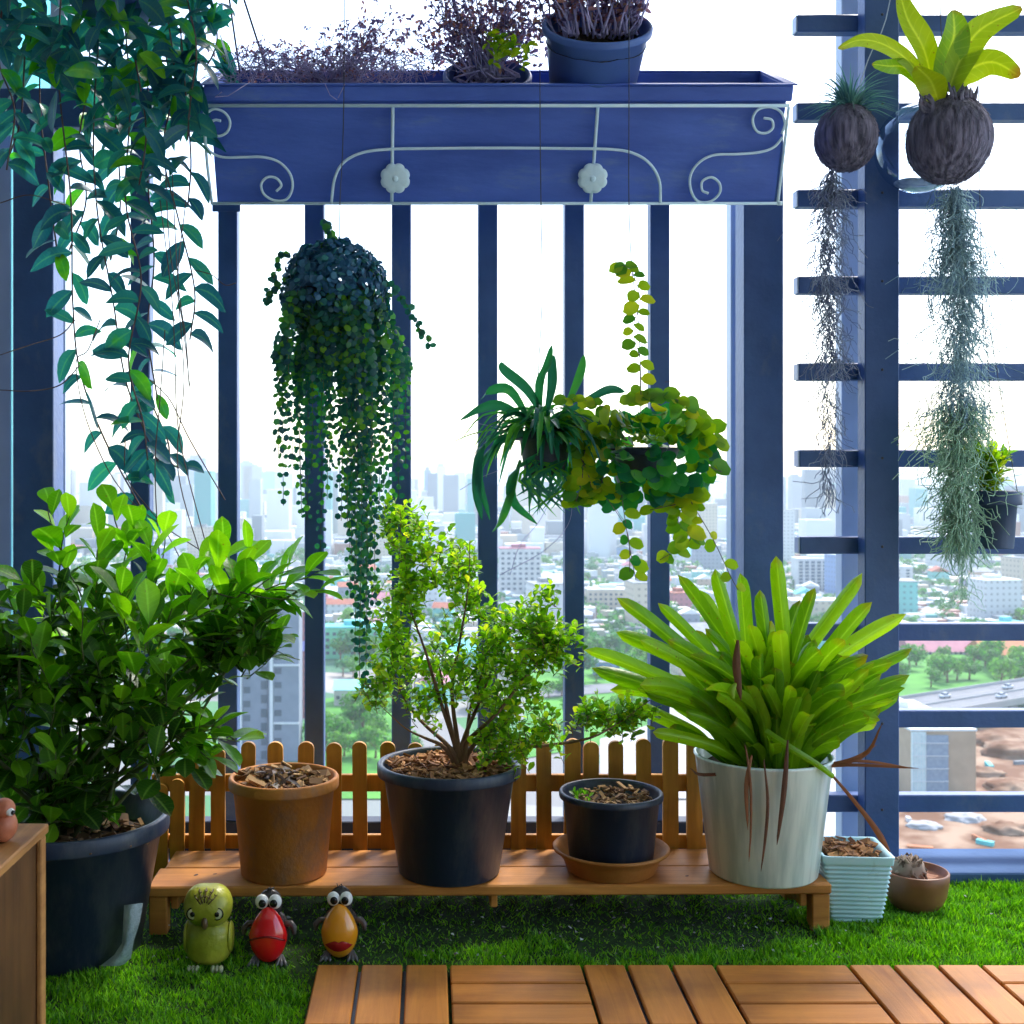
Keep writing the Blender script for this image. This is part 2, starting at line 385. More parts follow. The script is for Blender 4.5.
M['L_fern'] = leafmat('nest_leaf', [(0, (.18, .34, .006)), (.6, (.36, .46, .006)), (1, (.5, .52, .01))], .45, .35, (1.4, 1.4, .3), rib=.5, tip=.8)
M['L_till'] = leafmat('air_plant_leaf', [(0, (.05, .15, .2)), (1, (.2, .42, .36))], .3, .5, (1.1, 1.4, 1))
M['moss'] = mat('hanging_moss', (.2, .32, .42), (.45, .62, .62), 1, .9, lo=0, hi=1, island=True)
M['moss_dark'] = mat('hanging_moss_dark', (.14, .16, .27), (.36, .4, .5), 1, .9, lo=0, hi=1, island=True)
M['moss_green'] = mat('hanging_moss_green', (.26, .46, .3), (.55, .75, .55), 1, .9, lo=0, hi=1, island=True)
M['L_lime'] = leafmat('lime_leaf', [(0, (.1, .25, .01)), (.6, (.3, .42, .01)), (1, (.5, .5, .02))], .45, .4)
M['L_purple'] = leafmat('purple_leaf', [(0, (.1, .09, .24)), (.5, (.22, .15, .3)), (.8, (.42, .17, .16)), (1, (.5, .28, .2))], .3, .6, (1, 1, 1))
M['grass'] = leafmat('turf_blade', [(0, (.035, .14, .004)), (.5, (.11, .34, .006)), (1, (.28, .56, .02))], .35, .5)
HAZE = 1.7e-4
# ------------------------------------------------------------ the balcony shell
GZ = -80.0
b = MB(); b.box((-2.4, -2.2, -.25), (3.4, 3.3, -.006)); struct(b.build('floor', M['plaster']))
b = MB(); b.box((-2.4, 3.3, -.25), (3.4, 3.52, .035), bev=.004); struct(b.build('kerb', M['plinth']))
b = MB(); b.box((-2.4, -2.2, 2.9), (3.4, 3.62, 3.1)); struct(b.build('ceiling', M['plaster']))
b = MB(); b.box((-2.6, -2.35, -.25), (3.6, -2.2, 3.1)); struct(b.build('wall', M['wallin']))
b = MB(); b.box((-2.6, -2.2, -.25), (-2.4, 3.2, 3.1)); struct(b.build('wall', M['wallin']))

# turf: a backing sheet and its blades
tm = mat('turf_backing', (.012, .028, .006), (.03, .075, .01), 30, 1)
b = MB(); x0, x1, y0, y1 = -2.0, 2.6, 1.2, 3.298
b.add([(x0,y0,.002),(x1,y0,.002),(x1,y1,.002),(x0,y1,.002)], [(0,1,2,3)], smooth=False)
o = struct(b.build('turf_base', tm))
rs = np.random.RandomState(3)
def grass_patch(n, xa, xb, ya, yb, hgt):
    x = rs.uniform(xa, xb, n); y = rs.uniform(ya, yb, n); a = rs.uniform(0, 6.283, n); h = rs.uniform(.6, 1.15, n) * hgt
    h = h * (1 + .5 * np.sin(x * 23 + 3 * np.sin(y * 17)) * np.sin(y * 29 + x * 5))
    la = rs.uniform(0, 6.283, n); l = rs.uniform(.1, .85, n) * h; w = rs.uniform(.0012, .0022, n)
    dx, dy = np.cos(a) * w, np.sin(a) * w; lx, ly = np.cos(la) * l, np.sin(la) * l
    v = np.empty((n, 5, 3))
    v[:,0] = np.stack([x-dx, y-dy, 0*x+.002], 1); v[:,1] = np.stack([x+dx, y+dy, 0*x+.002], 1)
    v[:,2] = np.stack([x-dx*.8+lx*.4, y-dy*.8+ly*.4, h*.6], 1); v[:,3] = np.stack([x+dx*.8+lx*.4, y+dy*.8+ly*.4, h*.6], 1)
    v[:,4] = np.stack([x+lx, y+ly, h], 1)
    return v
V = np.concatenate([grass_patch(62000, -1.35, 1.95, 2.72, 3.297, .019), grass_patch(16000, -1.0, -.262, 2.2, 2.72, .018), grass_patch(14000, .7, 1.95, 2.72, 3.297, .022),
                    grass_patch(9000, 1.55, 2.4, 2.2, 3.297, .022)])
bx_, by_ = V[:, 0, 0], V[:, 0, 1]        # wear and painted-in bench shade: blades thinned and flattened to darken the turf
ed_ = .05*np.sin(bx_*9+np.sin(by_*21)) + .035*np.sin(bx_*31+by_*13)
wear_shade = (bx_ > -.8+ed_) & (bx_ < .93+ed_) & (by_ > 2.85+ed_) & (by_ < 3.27)
wear_shade |= (np.hypot(bx_+.25, (by_-2.8)*1.6) < .2+ed_)
V[wear_shade, 2:, 2] *= .55
V = V[~wear_shade | (rs.uniform(0, 1, len(V)) < .3)]
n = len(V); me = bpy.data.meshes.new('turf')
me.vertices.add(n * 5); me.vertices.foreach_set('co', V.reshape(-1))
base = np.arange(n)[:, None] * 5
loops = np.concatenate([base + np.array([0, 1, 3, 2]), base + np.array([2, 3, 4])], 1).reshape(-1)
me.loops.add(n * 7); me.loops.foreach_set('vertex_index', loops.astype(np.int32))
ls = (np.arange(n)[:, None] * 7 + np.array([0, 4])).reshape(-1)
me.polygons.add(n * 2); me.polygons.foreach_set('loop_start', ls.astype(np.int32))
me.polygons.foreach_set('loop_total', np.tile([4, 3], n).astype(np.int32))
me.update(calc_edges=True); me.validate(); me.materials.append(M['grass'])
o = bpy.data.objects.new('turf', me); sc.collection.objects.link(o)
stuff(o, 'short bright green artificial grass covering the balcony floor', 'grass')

# ------------------------------------------------------------ railing in front of the drop
YR = 3.5
def px2x(px, Y=YR): return (px - CX) * Y / F
def py2z(py, Y=YR): return CZ - (py - CY) * Y / F
rail = thing('metal_railing', 'tall dark blue metal railing of upright bars behind the potted plants', 'railing', (0, YR, .035))
def bar(xa, xb, za, zb, ya, yb, name, m=None, bev=.003, root=None):
    q = MB(); q.box((xa, ya, za), (xb, yb, zb), bev=bev); return q.build(name, m or M['rail'], root or rail)
ZT0, ZT1 = py2z(130), py2z(91)
bar(px2x(18), px2x(58), .036, ZT0, YR-.045, YR+.055, 'post')
bar(px2x(740), px2x(779), .036, ZT0, YR-.045, YR+.055, 'post')
bar(-2.4, px2x(18)+.0, ZT0-.0, ZT1, YR-.03, YR+.03, 'top_rail')
bar(px2x(18)+.001, px2x(779), ZT0+.001, ZT1, YR-.03, YR+.03, 'top_rail')
bar(px2x(58)+.001, px2x(740)-.001, .036, py2z(819), YR-.028, YR+.032, 'bottom_rail', mat('dark_rail_paint', (.012, .02, .045), (.02, .03, .06), 9, .6))
for px in (142, 229, 315, 401.5, 487.5, 573.5, 658.5):
    w = .028
    bar(px2x(px)-w, px2x(px)+w, py2z(819)+.001, ZT0-.001, YR-.026, YR+.028, 'bar')
bar(px2x(214), px2x(242), py2z(214), py2z(204), YR-.032, YR-.027, 'bracket')
for xq in (-1.55, -1.9): bar(xq-.028, xq+.028, .036, ZT0-.001, YR-.026, YR+.028, 'bar')

# ------------------------------------------------------------ slatted screen at the right
scr = thing('slatted_screen', 'dark blue metal screen of level slats on one thick post at the right', 'screen', (px2x(876), 3.45, .035))
YS = 3.45
bar(px2x(860, YS), px2x(894, YS), .036, 2.895, YS-.04, YS+.02, 'post', M['slat'], root=scr)
bar(px2x(1290, YS), px2x(1325, YS), .036, 2.895, YS-.04, YS+.02, 'post', M['slat'], root=scr)
for i in range(-2, 10):
    zc = py2z(25 + 86.7 * i - (1.2 if i == 0 else 0) if i < 9 else 803, YS + .03)
    xl = px2x(800 + i * .4 if i < 9 else 821, YS)
    q = MB(); q.box((xl, YS+.022, zc-.025), (px2x(1330, YS), YS+.065, zc+.025), bev=.003)
    if i > 0 or i < 9:
        sl = q.build('slat', M['slat'], scr)
        e = MB(); e.box((xl-.004, YS+.024, zc-.023), (xl-.0002, YS+.063, zc+.023)); e = sub(e, 'end_cap', M['frame'], sl, scr)
    for ax in (877,):
        if i >= 0:
            s_ = MB(); s_.ell((px2x(ax, YS), YS-.041, zc), (.004, .002, .004), 8, 5); sub(s_, 'screw', M['wire'], sl, scr)

# ------------------------------------------------------------ pale frames of the glazing outside the railing
def mullion(pa, pb, Y, label, top=2.89):
    q = MB(); q.box((px2x(pa, Y), Y, -.2), (px2x(pb, Y), Y+.06, top), bev=.004)
    return q.solo('window_frame', M['frame'], label, 'frame', 'pale frames outside the railing', (px2x((pa+pb)/2, Y), Y, -.2))
mullion(731, 745, 3.62, 'narrow pale aluminium frame just left of the wide railing post beside the screen', 2.0)
mullion(842, 866, 3.62, 'pale blue grey upright frame running behind the slats beside the thick screen post')
gl = thing('window_pane', 'pale framed window with greenish glass behind the thick railing post at the far left', 'window', (px2x(30, 3.66), 3.66, -.2))
bar(px2x(-8, 3.62), px2x(11, 3.62), -.2, 2.89, 3.62, 3.68, 'frame', M['frame'], root=gl)
bar(px2x(50, 3.62), px2x(65, 3.62), -.2, 2.89, 3.62, 3.68, 'frame', M['frame'], root=gl)
gm, N, Lk, bb = nmat('green_glass')
N.remove(bb); tr = N.new('ShaderNodeBsdfTransparent'); tr.inputs[0].default_value = (.55, .93, .88, 1)
go = N.new('ShaderNodeBsdfGlossy'); go.inputs['Roughness'].default_value = .02; ms = N.new('ShaderNodeMixShader'); ms.inputs[0].default_value = .06
Lk.new(tr.outputs[0], ms.inputs[1]); Lk.new(go.outputs[0], ms.inputs[2]); Lk.new(ms.outputs[0], N['Material Output'].inputs[0])
q = MB(); q.box((px2x(11, 3.62)+.001, 3.645, -.2), (px2x(50, 3.62)-.001, 3.651, 2.89)); q.build('glass', gm, gl)

# ------------------------------------------------------------ planter tipped forward on the railing, with its iron rack
PLO = Vector((0, 3.2, 1.855)); PT = R(25)
PM = Matrix.Translation(PLO) @ Matrix.Rotation(PT, 4, 'X')
PL = .3065
def FP(px, py, off=0.0):       # a point on the planter's front face plane, in planter coordinates
    v = (203 - py) / 120 * PL
    for _ in range(4):
        Y = PLO.y - v * math.sin(PT); z = PLO.z + v * math.cos(PT)
        v += (CY - py) * Y / F + CZ - z
    return Vector(((px - CX) * (PLO.y - v * math.sin(PT)) / F, -off, v))
def tf(mb, Mx=PM): mb.v = [tuple(Mx @ Vector(v)) for v in mb.v]; return mb
xl, xr = -.567, .917; D = .275; T = .006
pl = thing('planter_box', 'long blue grey trough planter tipped forward on top of the railing', 'planter', PM @ Vector(((xl+xr)/2, .1, 0)))
q = MB()
q.box((xl, 0, .0), (xr, T, .262)); q.box((xl, D-T, .0), (xr, D, .262))
q.box((xl+.0, T+.0002, .0), (xl+T, D-T-.0002, .262)); q.box((xr-T, T+.0002, .0), (xr, D-T-.0002, .262))
q.box((xl+T+.0002, T+.0002, .0), (xr-T-.0002, D-T-.0002, .008))
tf(q).build('body', M['planter'], pl)
q = MB(); a = .012
q.box((xl-a, -a, .2625), (xr+a, T, PL-.004), bev=.003); q.box((xl-a, D-T, .2625), (xr+a, D+a, PL-.004), bev=.003)
q.box((xl-a, T+.0003, .2625), (xl+T, D-T-.0003, PL-.004), bev=.003); q.box((xr-T, T+.0003, .2625), (xr+a, D-T-.0003, PL-.004), bev=.003)
q.box((xl-a-.008, -a-.008, PL-.0037), (xr+a+.008, T, PL), bev=.0015); q.box((xl-a-.008, D-T, PL-.0037), (xr+a+.008, D+a+.008, PL), bev=.0015)
q.box((xl-a-.008, T+.0003, PL-.0037), (xl+T, D-T-.0003, PL), bev=.0015); q.box((xr-T, T+.0003, PL-.0037), (xr+a+.008, D-T-.0003, PL), bev=.0015)
tf(q).build('rim', M['planter'], pl)
q = MB(); N_ = 60
vs = []; fs = []
for i in range(N_+1):
    for j in range(9):
        x = xl + .01 + (xr-xl-.02) * i / N_; y = .01 + (D-.02) * j / 8
        vs.append((x, y, .262 + .014 * noise.noise(Vector((x*9, y*9, 0))) + (.0)))
for i in range(N_):
    for j in range(8):
        k = i*9+j; fs.append((k, k+9, k+10, k+1))
q.add(vs, fs); tf(q).build('soil', M['soil'], pl)

rk = thing('iron_rack', 'white wrought iron rack with scrolls and two flowers across the trough planter front', 'rack', PM @ Vector(((xl+xr)/2, -.02, 0)))
def wrought(pts, r=.0035, smooth=6, name='scroll', off=.017):
    p3 = [FP(x, y, off) for x, y in pts]
    p3 = bez(p3, smooth) if smooth else p3
    q = MB(); q.tube(p3, r, 8); tf(q); return q.build(name, M['iron'], rk)
wrought([(207, 104.5), (787, 104.5)], .0045, 0, 'rail', .02); wrought([(212, 202), (777, 202)], .004, 0, 'rail')
wrought([(393, 105.5), (392, 200.5)], .0045, 0, 'upright'); wrought([(597, 105.5), (590, 200.5)], .0045, 0, 'upright')
wrought([(332, 201), (335, 178), (343, 162), (360, 152), (385, 148), (430, 147), (500, 146.5), (560, 147), (612, 148), (635, 153), (650, 164), (658, 180), (659, 201)], .0038, 6, 'arch', .022)
wrought([(207, 112), (216, 108), (226, 112), (231, 121), (228, 131), (219, 135), (212, 130), (211, 123), (216, 119), (222, 120)])
wrought([(206, 143), (212, 151), (224, 156), (245, 156), (264, 156), (280, 161), (291, 173), (293, 187), (287, 198), (275, 199), (265, 193), (262, 183), (268, 176), (277, 177), (282, 184), (277, 190)])
wrought([(780, 133), (783, 122), (779, 111), (768, 106), (756, 109), (751, 119), (755, 130), (764, 132), (771, 127), (770, 119), (762, 117)])
wrought([(781, 136), (772, 146), (758, 151), (735, 153), (712, 154), (697, 162), (689, 175), (690, 190), (697, 200), (709, 200), (718, 192), (718, 182), (710, 176), (701, 180), (701, 189), (707, 192)])
wrought([(206, 106), (205.5, 122), (208, 160), (213, 202)], .004, 4, 'side_bar'); wrought([(787, 106), (781, 160), (776, 202)], .004, 4, 'side_bar')
q = MB(); q.tube([FP(776, 202, .017), FP(776, 202, .017) + Vector((.012, .0, 0))], .0055, 8); tf(q).build('hook', M['iron'], rk)
for fx in (395.5, 591.5):
    c = FP(fx, 176.5, .027); q = MB(); ring = []
    n = 64
    for k in range(n):
        g = 2*math.pi*k/n; r = .0355 + .0045*abs(math.sin(4*g)) ** .7
        ring.append((c.x + r*math.cos(g), c.y, c.z + r*math.sin(g)))
    back = [(x, y+.006, z) for x, y, z in ring]
    mid = [(c.x+(x-c.x)*.75, c.y-.004, c.z+(z-c.z)*.75) for x, y, z in ring]
    q.add(ring + back + mid + [(c.x, c.y-.0015, c.z)], [(k, (k+1) % n, n+(k+1) % n, n+k) for k in range(n)] + [(k, 2*n+k, 2*n+(k+1) % n, (k+1) % n) for k in range(n)] + [(2*n+k, 3*n, 2*n+(k+1) % n) for k in range(n)])
    q.ell((c.x, c.y-.003, c.z), (.008, .004, .008), 12, 6)
    tf(q).build('flower', M['iron'], rk)
# ------------------------------------------------------------ bench, fence, deck tiles, side table
fl = PG(147, 887, .122); fr = PG(832, 884, .122)
L = (fr - fl).length; ba = math.atan2(fr.y - fl.y, fr.x - fl.x)
BM = Matrix.Translation(Vector((fl.x, fl.y, 0))) @ Matrix.Rotation(ba, 4, 'Z')
bn = thing('low_bench', 'low wooden plank bench carrying the row of pots along the picket fence', 'bench', BM @ Vector((L/2, .14, 0)))
q = MB(); q.box((0, 0, .096), (L, .142, .122), bev=.004); tf(q, BM).build('plank', M['bench'], bn)
q = MB(); q.box((.012, .147, .097), (L-.015, .288, .121), bev=.004); tf(q, BM).build('plank', M['bench'], bn)
for lx in (.0, L-.05):
    for ly in (.006, .225):
        q = MB(); q.box((lx+.003, ly, 0), (lx+.047, ly+.045, .0955), bev=.003); tf(q, BM).build('leg', M['bench'], bn)
for lx in (.055, L-.073, L/2):
    q = MB(); q.box((lx, .02, .06), (lx+.018, .27, .0955), bev=.003); tf(q, BM).build('batten', M['bench'], bn)
q = MB()
for (kx, ky, kr) in ((215, 874, .006), (196, 875, .008), (640, 880, .005), (687, 876, .006)):
    p = PG(kx, ky, .1221); c = Vector((p.x, p.y, .1222)); q.disc(c, Vector((0, 0, 1)), kr, 0, 9, .6)
for v in range(len(q.v)): q.v[v] = (q.v[v][0], q.v[v][1], .1224)
q.build('knot', mat('knot', (.05, .02, .01), rough=.7), bn)

fn = thing('picket_fence', 'small orange brown wooden picket fence standing between the bench and railing', 'fence', (0, 3.262, 0))
YF = 3.262
def picket(px, top, w=.04, y=YF, zb=.003, lean=0):
    x = (px - CX) * y / F; zt = CZ - (top - CY) * y / F; q = MB()
    pts = [(-w/2, zb), (w/2, zb), (w/2, zt - w*.42)] + [(w/2*math.cos(g), zt - w*.42 + w*.42*math.sin(g)) for g in [math.pi*k/8 for k in range(1, 8)]] + [(-w/2, zt - w*.42)]
    n = len(pts); vs = [(x + a + lean*(z-zb), y - .014, z) for a, z in pts] + [(x + a + lean*(z-zb), y, z) for a, z in pts]
    q.add(vs, [tuple(range(n)), tuple(range(n, 2*n))[::-1]] + [(k, n+k, n+(k+1) % n, (k+1) % n) for k in range(n)], smooth=False)
    q.build('picket', M['fence'], fn)
for px, t in ((161, 783), (178, 778), (197, 752), (219, 747), (248, 741), (277, 741), (305, 741), (334, 742), (361, 741), (389, 741), (416, 742), (441, 742), (467, 741), (492, 742), (518, 742), (544, 741), (571, 738), (590, 741), (616, 740), (644, 738), (670, 737), (694, 738)):
    picket(px, t, U(.038, .043), lean=U(-.01, .01))
for (za, zb) in ((791, 774), (848, 834)):
    q = MB(); q.box(((152-CX)*3.27/F, YF+.0005, CZ-(za-CY)*3.27/F), ((706-CX)*3.27/F, YF+.016, CZ-(zb-CY)*3.27/F), bev=.002); q.build('rail', M['fence'], fn)

# deck tiles, 30 cm squares of three slats
TX, TY, TS = -.2575, 2.713, .3
names = {0: 'deck tile nearest the yellow bird, its three slats running away from the camera', 1: 'second deck tile from the left with level slats, below the large black pot',
         2: 'third deck tile from the left, its slats running away from the camera', 3: 'deck tile with level slats below the white pot',
         4: 'deck tile with slats running away from the camera, below the square teal pot', 5: 'rightmost visible deck tile, its slats level'}
def deck_tile(i, j, label):
    x = TX + i * TS; y = TY - (j + 1) * TS
    t = thing('deck_tile', label, 'deck tile', (x + TS/2, y + TS/2, 0), 'wooden deck tiles on the turf')
    al = (i + j) % 2 == 0; n = 3; g = .0085
    q = MB(); q.box((x+.006, y+.006, .003), (x+TS-.006, y+TS-.006, .009)); 
    for k in range(12):
        q.box((x+.008+k*.0235, y+.008, .009), (x+.014+k*.0235, y+TS-.008, .0115))
    q.build('base', M['blackpot'], t)
    for k in range(n):
        w = (TS - .0 - n * g) / n; a = g/2 + k * (w + g); q = MB()
        if al: q.box((x + a, y + .003, .0118), (x + a + w, y + TS - .003, .0245), bev=.003)
        else: q.box((x + .003, y + a, .0118), (x + TS - .003, y + a + w, .0245), bev=.003)
        q.build('slat', M['decky'] if al else M['deckx'], t)
for i in range(6): deck_tile(i, 0, names[i])
deck_tile(6, 0, 'deck tile at the right edge of the photo, slats running away from the camera')

# side table at the left edge
ST = thing('side_table', 'brown wooden side table at the left edge in front of the big black pot', 'table', (-.9, 1.9, 0))
pr = PG(49, 823, .5)
q = MB(); q.box((-1.15, 1.55, .482), (pr.x, pr.y, .5), bev=.003); q.build('table_top', M['table'], ST)
q = MB(); q.box((pr.x-.03, 1.6, .0), (pr.x-.012, pr.y-.012, .4815), bev=.002); q.build('side_panel', M['tablep'], ST)
q = MB(); q.box((pr.x-.0115, pr.y-.035, .0), (pr.x-.002, pr.y-.010, .4815), bev=.002); q.build('edge_strip', M['table'], ST)
q = MB(); q.box((-1.13, 1.6, .0), (-1.112, pr.y-.012, .4815), bev=.002); q.build('side_panel', M['tablep'], ST)
q = MB(); q.box((-1.111, pr.y-.03, .0), (pr.x-.031, pr.y-.014, .4815)); q.build('back_panel', M['tablep'], ST)

# ------------------------------------------------------------ pots
def pot_shape(q, c, rb, rt, h, rim=.01, rimh=.022, wall=.004, soil=.03, seg=64, M_=None, lip=.0):
    """outer wall, rolled rim, inner wall down to the soil"""
    prof = [(0.0, .0), (rb*.97, 0), (rb, .004), (rb+(rt-rim-rb)*((h-rimh)/h), h-rimh), (rt-.001, h-rimh+.001), (rt, h-rimh+.005), (rt, h-.005), (rt-.003, h-.001), (rt-.006, h),
            (rt-rim-.002, h-.002), (rt-rim-wall, h-.01), (rt-rim-wall-(rt-rb)*.25, h-soil-.02)]
    q.lathe(prof, c, seg, M=M_)
def soil_disc(c, r, amp=.008, seg=36, rings=9, mb=None, M_=None):
    q = mb or MB(); vs = [(0, 0, amp)]; fs = []
    for i in range(1, rings+1):
        for k in range(seg):
            g = 2*math.pi*k/seg; rr = r*i/rings
            x, y = rr*math.cos(g), rr*math.sin(g)
            z = amp*noise.noise(Vector((x*40+c[0]*7, y*40, c[1]*3))) + amp*(1-(i/rings)**2)
            vs.append((x, y, z))
    for k in range(seg): fs.append((0, 1+k, 1+(k+1) % seg))
    for i in range(rings-1):
        for k in range(seg):
            a = 1+i*seg; fs.append((a+k, a+seg+k, a+seg+(k+1) % seg, a+(k+1) % seg))
    if M_ is not None: vs = [M_ @ Vector(v) for v in vs]
    q.add([Vector(v)+Vector(c) for v in vs], fs); return q
def chips(q, c, r, n, size=(.008, .03), lift=.01, thick=.003):
    for _ in range(n):
        a = U(0, 6.283); rr = r*math.sqrt(U(0, 1)); L_ = U(*size); w = L_*U(.25, .6)
        Mx = Matrix.Translation(Vector(c)+Vector((rr*math.cos(a), rr*math.sin(a), U(0, lift)))) @ Matrix.Rotation(U(0, 6.28), 4, 'Z') @ Matrix.Rotation(U(-.7, .7), 4, 'X') @ Matrix.Rotation(U(-.6, .6), 4, 'Y')
        q.box((-L_/2, -w/2, -thick/2), (L_/2, w/2, thick/2), M=Mx)

def twig_path(a, b_, sag=.0, wob=.02, n=5):
    a, b_ = Vector(a), Vector(b_); pts = []
    o1, o2 = rvec()*wob, rvec()*wob
    for i in range(n+1):
        t = i/n; pts.append(a.lerp(b_, t) + o1*math.sin(math.pi*t) + o2*math.sin(2*math.pi*t)*.5 + Vector((0, 0, sag*math.sin(math.pi*t))))
    return pts
def spray(LQ, SQ, tip, d, n, ll, lw, prof, tw=.0012, spread=.9, seglen=None, mi=0, droop=.3, fold=.12):
    """a twig carrying n leaves, ending in a small rosette"""
    d = d.normalized(); Lt = seglen or ll * .45 * n / 2; a = Vector(tip) - d * Lt
    pth = twig_path(a, tip, 0, Lt*.06, 4); SQ.tube(pth, [tw*1.4, tw*1.2, tw, tw, tw*.7], 4)
    ang = U(0, 6.28); perp = d.orthogonal().normalized(); p2 = d.cross(perp)
    for i in range(n):
        t = (i + .6) / n; base = a.lerp(Vector(tip), t); ang += 2.4
        rad = perp*math.cos(ang) + p2*math.sin(ang)
        k = spread * (1 - .55*t)
        dd = (d*(1-k*.6) + rad*k + Vector((0, 0, .1)) + rvec()*.15).normalized()
        s = U(.75, 1.12) * (1 - .15*t)
        LQ.leaf(base, dd, Vector((0, 0, 1)) + rvec()*.35, ll*s, lw*s, prof, droop=droop*U(.4, 1.6), fold=fold, n=(7 if ll > .05 else 4), mi=mi)

# ---- large black pot and its leafy shrub, left
def in_ell(e):
    v = rvec() * (U(.15, 1) ** .45)
    return Vector((e[0][0]+v.x*e[1][0], e[0][1]+v.y*e[1][1], e[0][2]+v.z*e[1][2])), v
def E(px, py, Y, rx, ry, dY): return ((*P(px, py, Y),), (rx*Y/F, dY, ry*Y/F))
c = Vector((-.857, 2.855, .002))
sh = thing('potted_shrub', 'big leafy green shrub in a large black plastic pot at the left edge', 'potted plant', c)
q = MB(); pot_shape(q, c, .165, .233, .322, rim=.012, rimh=.04, soil=.05); q.build('pot', M['blackpot'], sh)
q = soil_disc(c+Vector((0, 0, .262)), .207, .015); q.build('soil', M['soil'], sh)
q = MB(); chips(q, c+Vector((.03, -.05, .275)), .16, 130, (.015, .055), .02); q.build('dry_leaves', M['debris'], sh)
LQ, SQ, LY = MB(), MB(), MB()
ells = [E(60, 640, 2.95, 105, 75, .26), E(60, 725, 2.9, 120, 80, .24), E(150, 640, 2.9, 90, 80, .22), E(160, 715, 2.85, 70, 60, .2), E(235, 625, 2.85, 60, 50, .14), E(-20, 680, 2.9, 60, 110, .25), E(70, 790, 2.8, 60, 32, .15)]
wt = [5, 6, 4.5, 3, 2.2, 3.5, 1.6]
for e in ells:
    for k in range(3):
        p, _ = in_ell(e); SQ.tube(twig_path(c+Vector((U(-.05, .05), U(-.04, .04), .27)), p, .02, .05, 7), [.008, .007, .006, .005, .0045, .004, .0035, .003], 6)
for k in range(235):
    e = rnd.choices(ells, wt)[0]; p, v = in_ell(e)
    d = (Vector((v.x, v.y, v.z))*.8 + Vector((0, -.15, .75)) + rvec()*.5)
    spray(LQ, SQ, p, d, rnd.choice((5, 6, 7)), U(.07, .1), U(.042, .06), 'obov', tw=.0016, seglen=.11, droop=.35)
# lighter young shoots standing out of the top and the right side
for (px, py, Y, dx, dz, nn) in ((48, 500, 2.92, -.3, 1, 5), (70, 515, 2.9, .2, 1, 6), (100, 540, 2.85, .1, 1, 6), (112, 506, 2.95, -.25, 1, 5), (135, 525, 2.93, .3, 1, 6), (150, 545, 2.9, 0, 1, 6), (165, 530, 2.95, .2, 1, 5), (50, 548, 2.9, -.5, .8, 5), (20, 580, 2.9, -.6, .9, 5),
                                (200, 560, 2.9, .3, 1, 6), (225, 548, 2.85, .3, .9, 6), (250, 555, 2.85, .4, .8, 6), (262, 575, 2.82, .6, .6, 6), (290, 570, 2.8, .8, .5, 6), (318, 572, 2.8, 1, .35, 6), (325, 590, 2.8, 1, .0, 5), (300, 600, 2.8, 1, -.15, 5), (275, 605, 2.82, .9, -.2, 5), (240, 600, 2.82, .8, .3, 6), (215, 640, 2.8, .9, -.1, 5), (240, 742, 2.78, 1, -.1, 6), (222, 725, 2.78, .9, .5, 5), (210, 760, 2.76, .8, -.5, 4), (195, 700, 2.8, .9, .2, 5), (175, 590, 2.8, .3, .9, 6), (120, 590, 2.75, -.1, 1, 6), (80, 600, 2.75, -.1, 1, 6), (30, 635, 2.75, -.3, .9, 6), (150, 620, 2.72, .2, .9, 6)):
    p = P(px, py, Y); spray(LY, SQ, p, Vector((dx, U(-.3, .2), dz)), nn, U(.09, .118), U(.055, .068), 'obov', tw=.0018, seglen=.14, spread=.8)
SQ.tube(bez([P(150, 700, 2.85), P(200, 650, 2.83), P(250, 620, 2.82), P(300, 590, 2.8)], 5), .003, 5)
SQ.tube(bez([P(120, 780, 2.82), P(170, 740, 2.8), P(210, 725, 2.78), P(235, 740, 2.78)], 5), .0025, 5)
SQ.tube(bez([P(225, 600, 2.82), P(262, 640, 2.8), P(285, 655, 2.8), P(300, 660, 2.8)], 5), .0012, 5)
SQ.build('stem', M['stemgreen'], sh); LQ.build('foliage', M['L_shrub'], sh); LY.build('young_foliage', M['L_young'], sh)
# torn plastic wrap at the foot of the pot
q = MB(); vs = []; fs = []
wr = [((124, 905), (143, 903)), ((123, 925), (140, 922)), ((122, 943), (134, 940)), ((114, 955), (131, 958)), ((100, 966), (124, 966))]
for (a, b2) in wr:
    for t in (0, .35, .7, 1):
        p = P(a[0]+(b2[0]-a[0])*t, a[1]+(b2[1]-a[1])*t, 2.72 - .02*math.sin(t*4) + .008*rnd.random()); p.z = max(p.z, .012); vs.append(p)
for i in range(4):
    for j in range(3): k = i*4+j; fs.append((k, k+1, k+5, k+4))
q.add(vs, fs)
q.solo('plastic_wrap', mat('clear_wrap', (.3, .38, .42), (.5, .58, .6), 20, .2, .6, 60), 'torn scrap of pale plastic wrap stuck to the foot of the large black pot', 'plastic wrap', org=P(128, 966, 2.73))

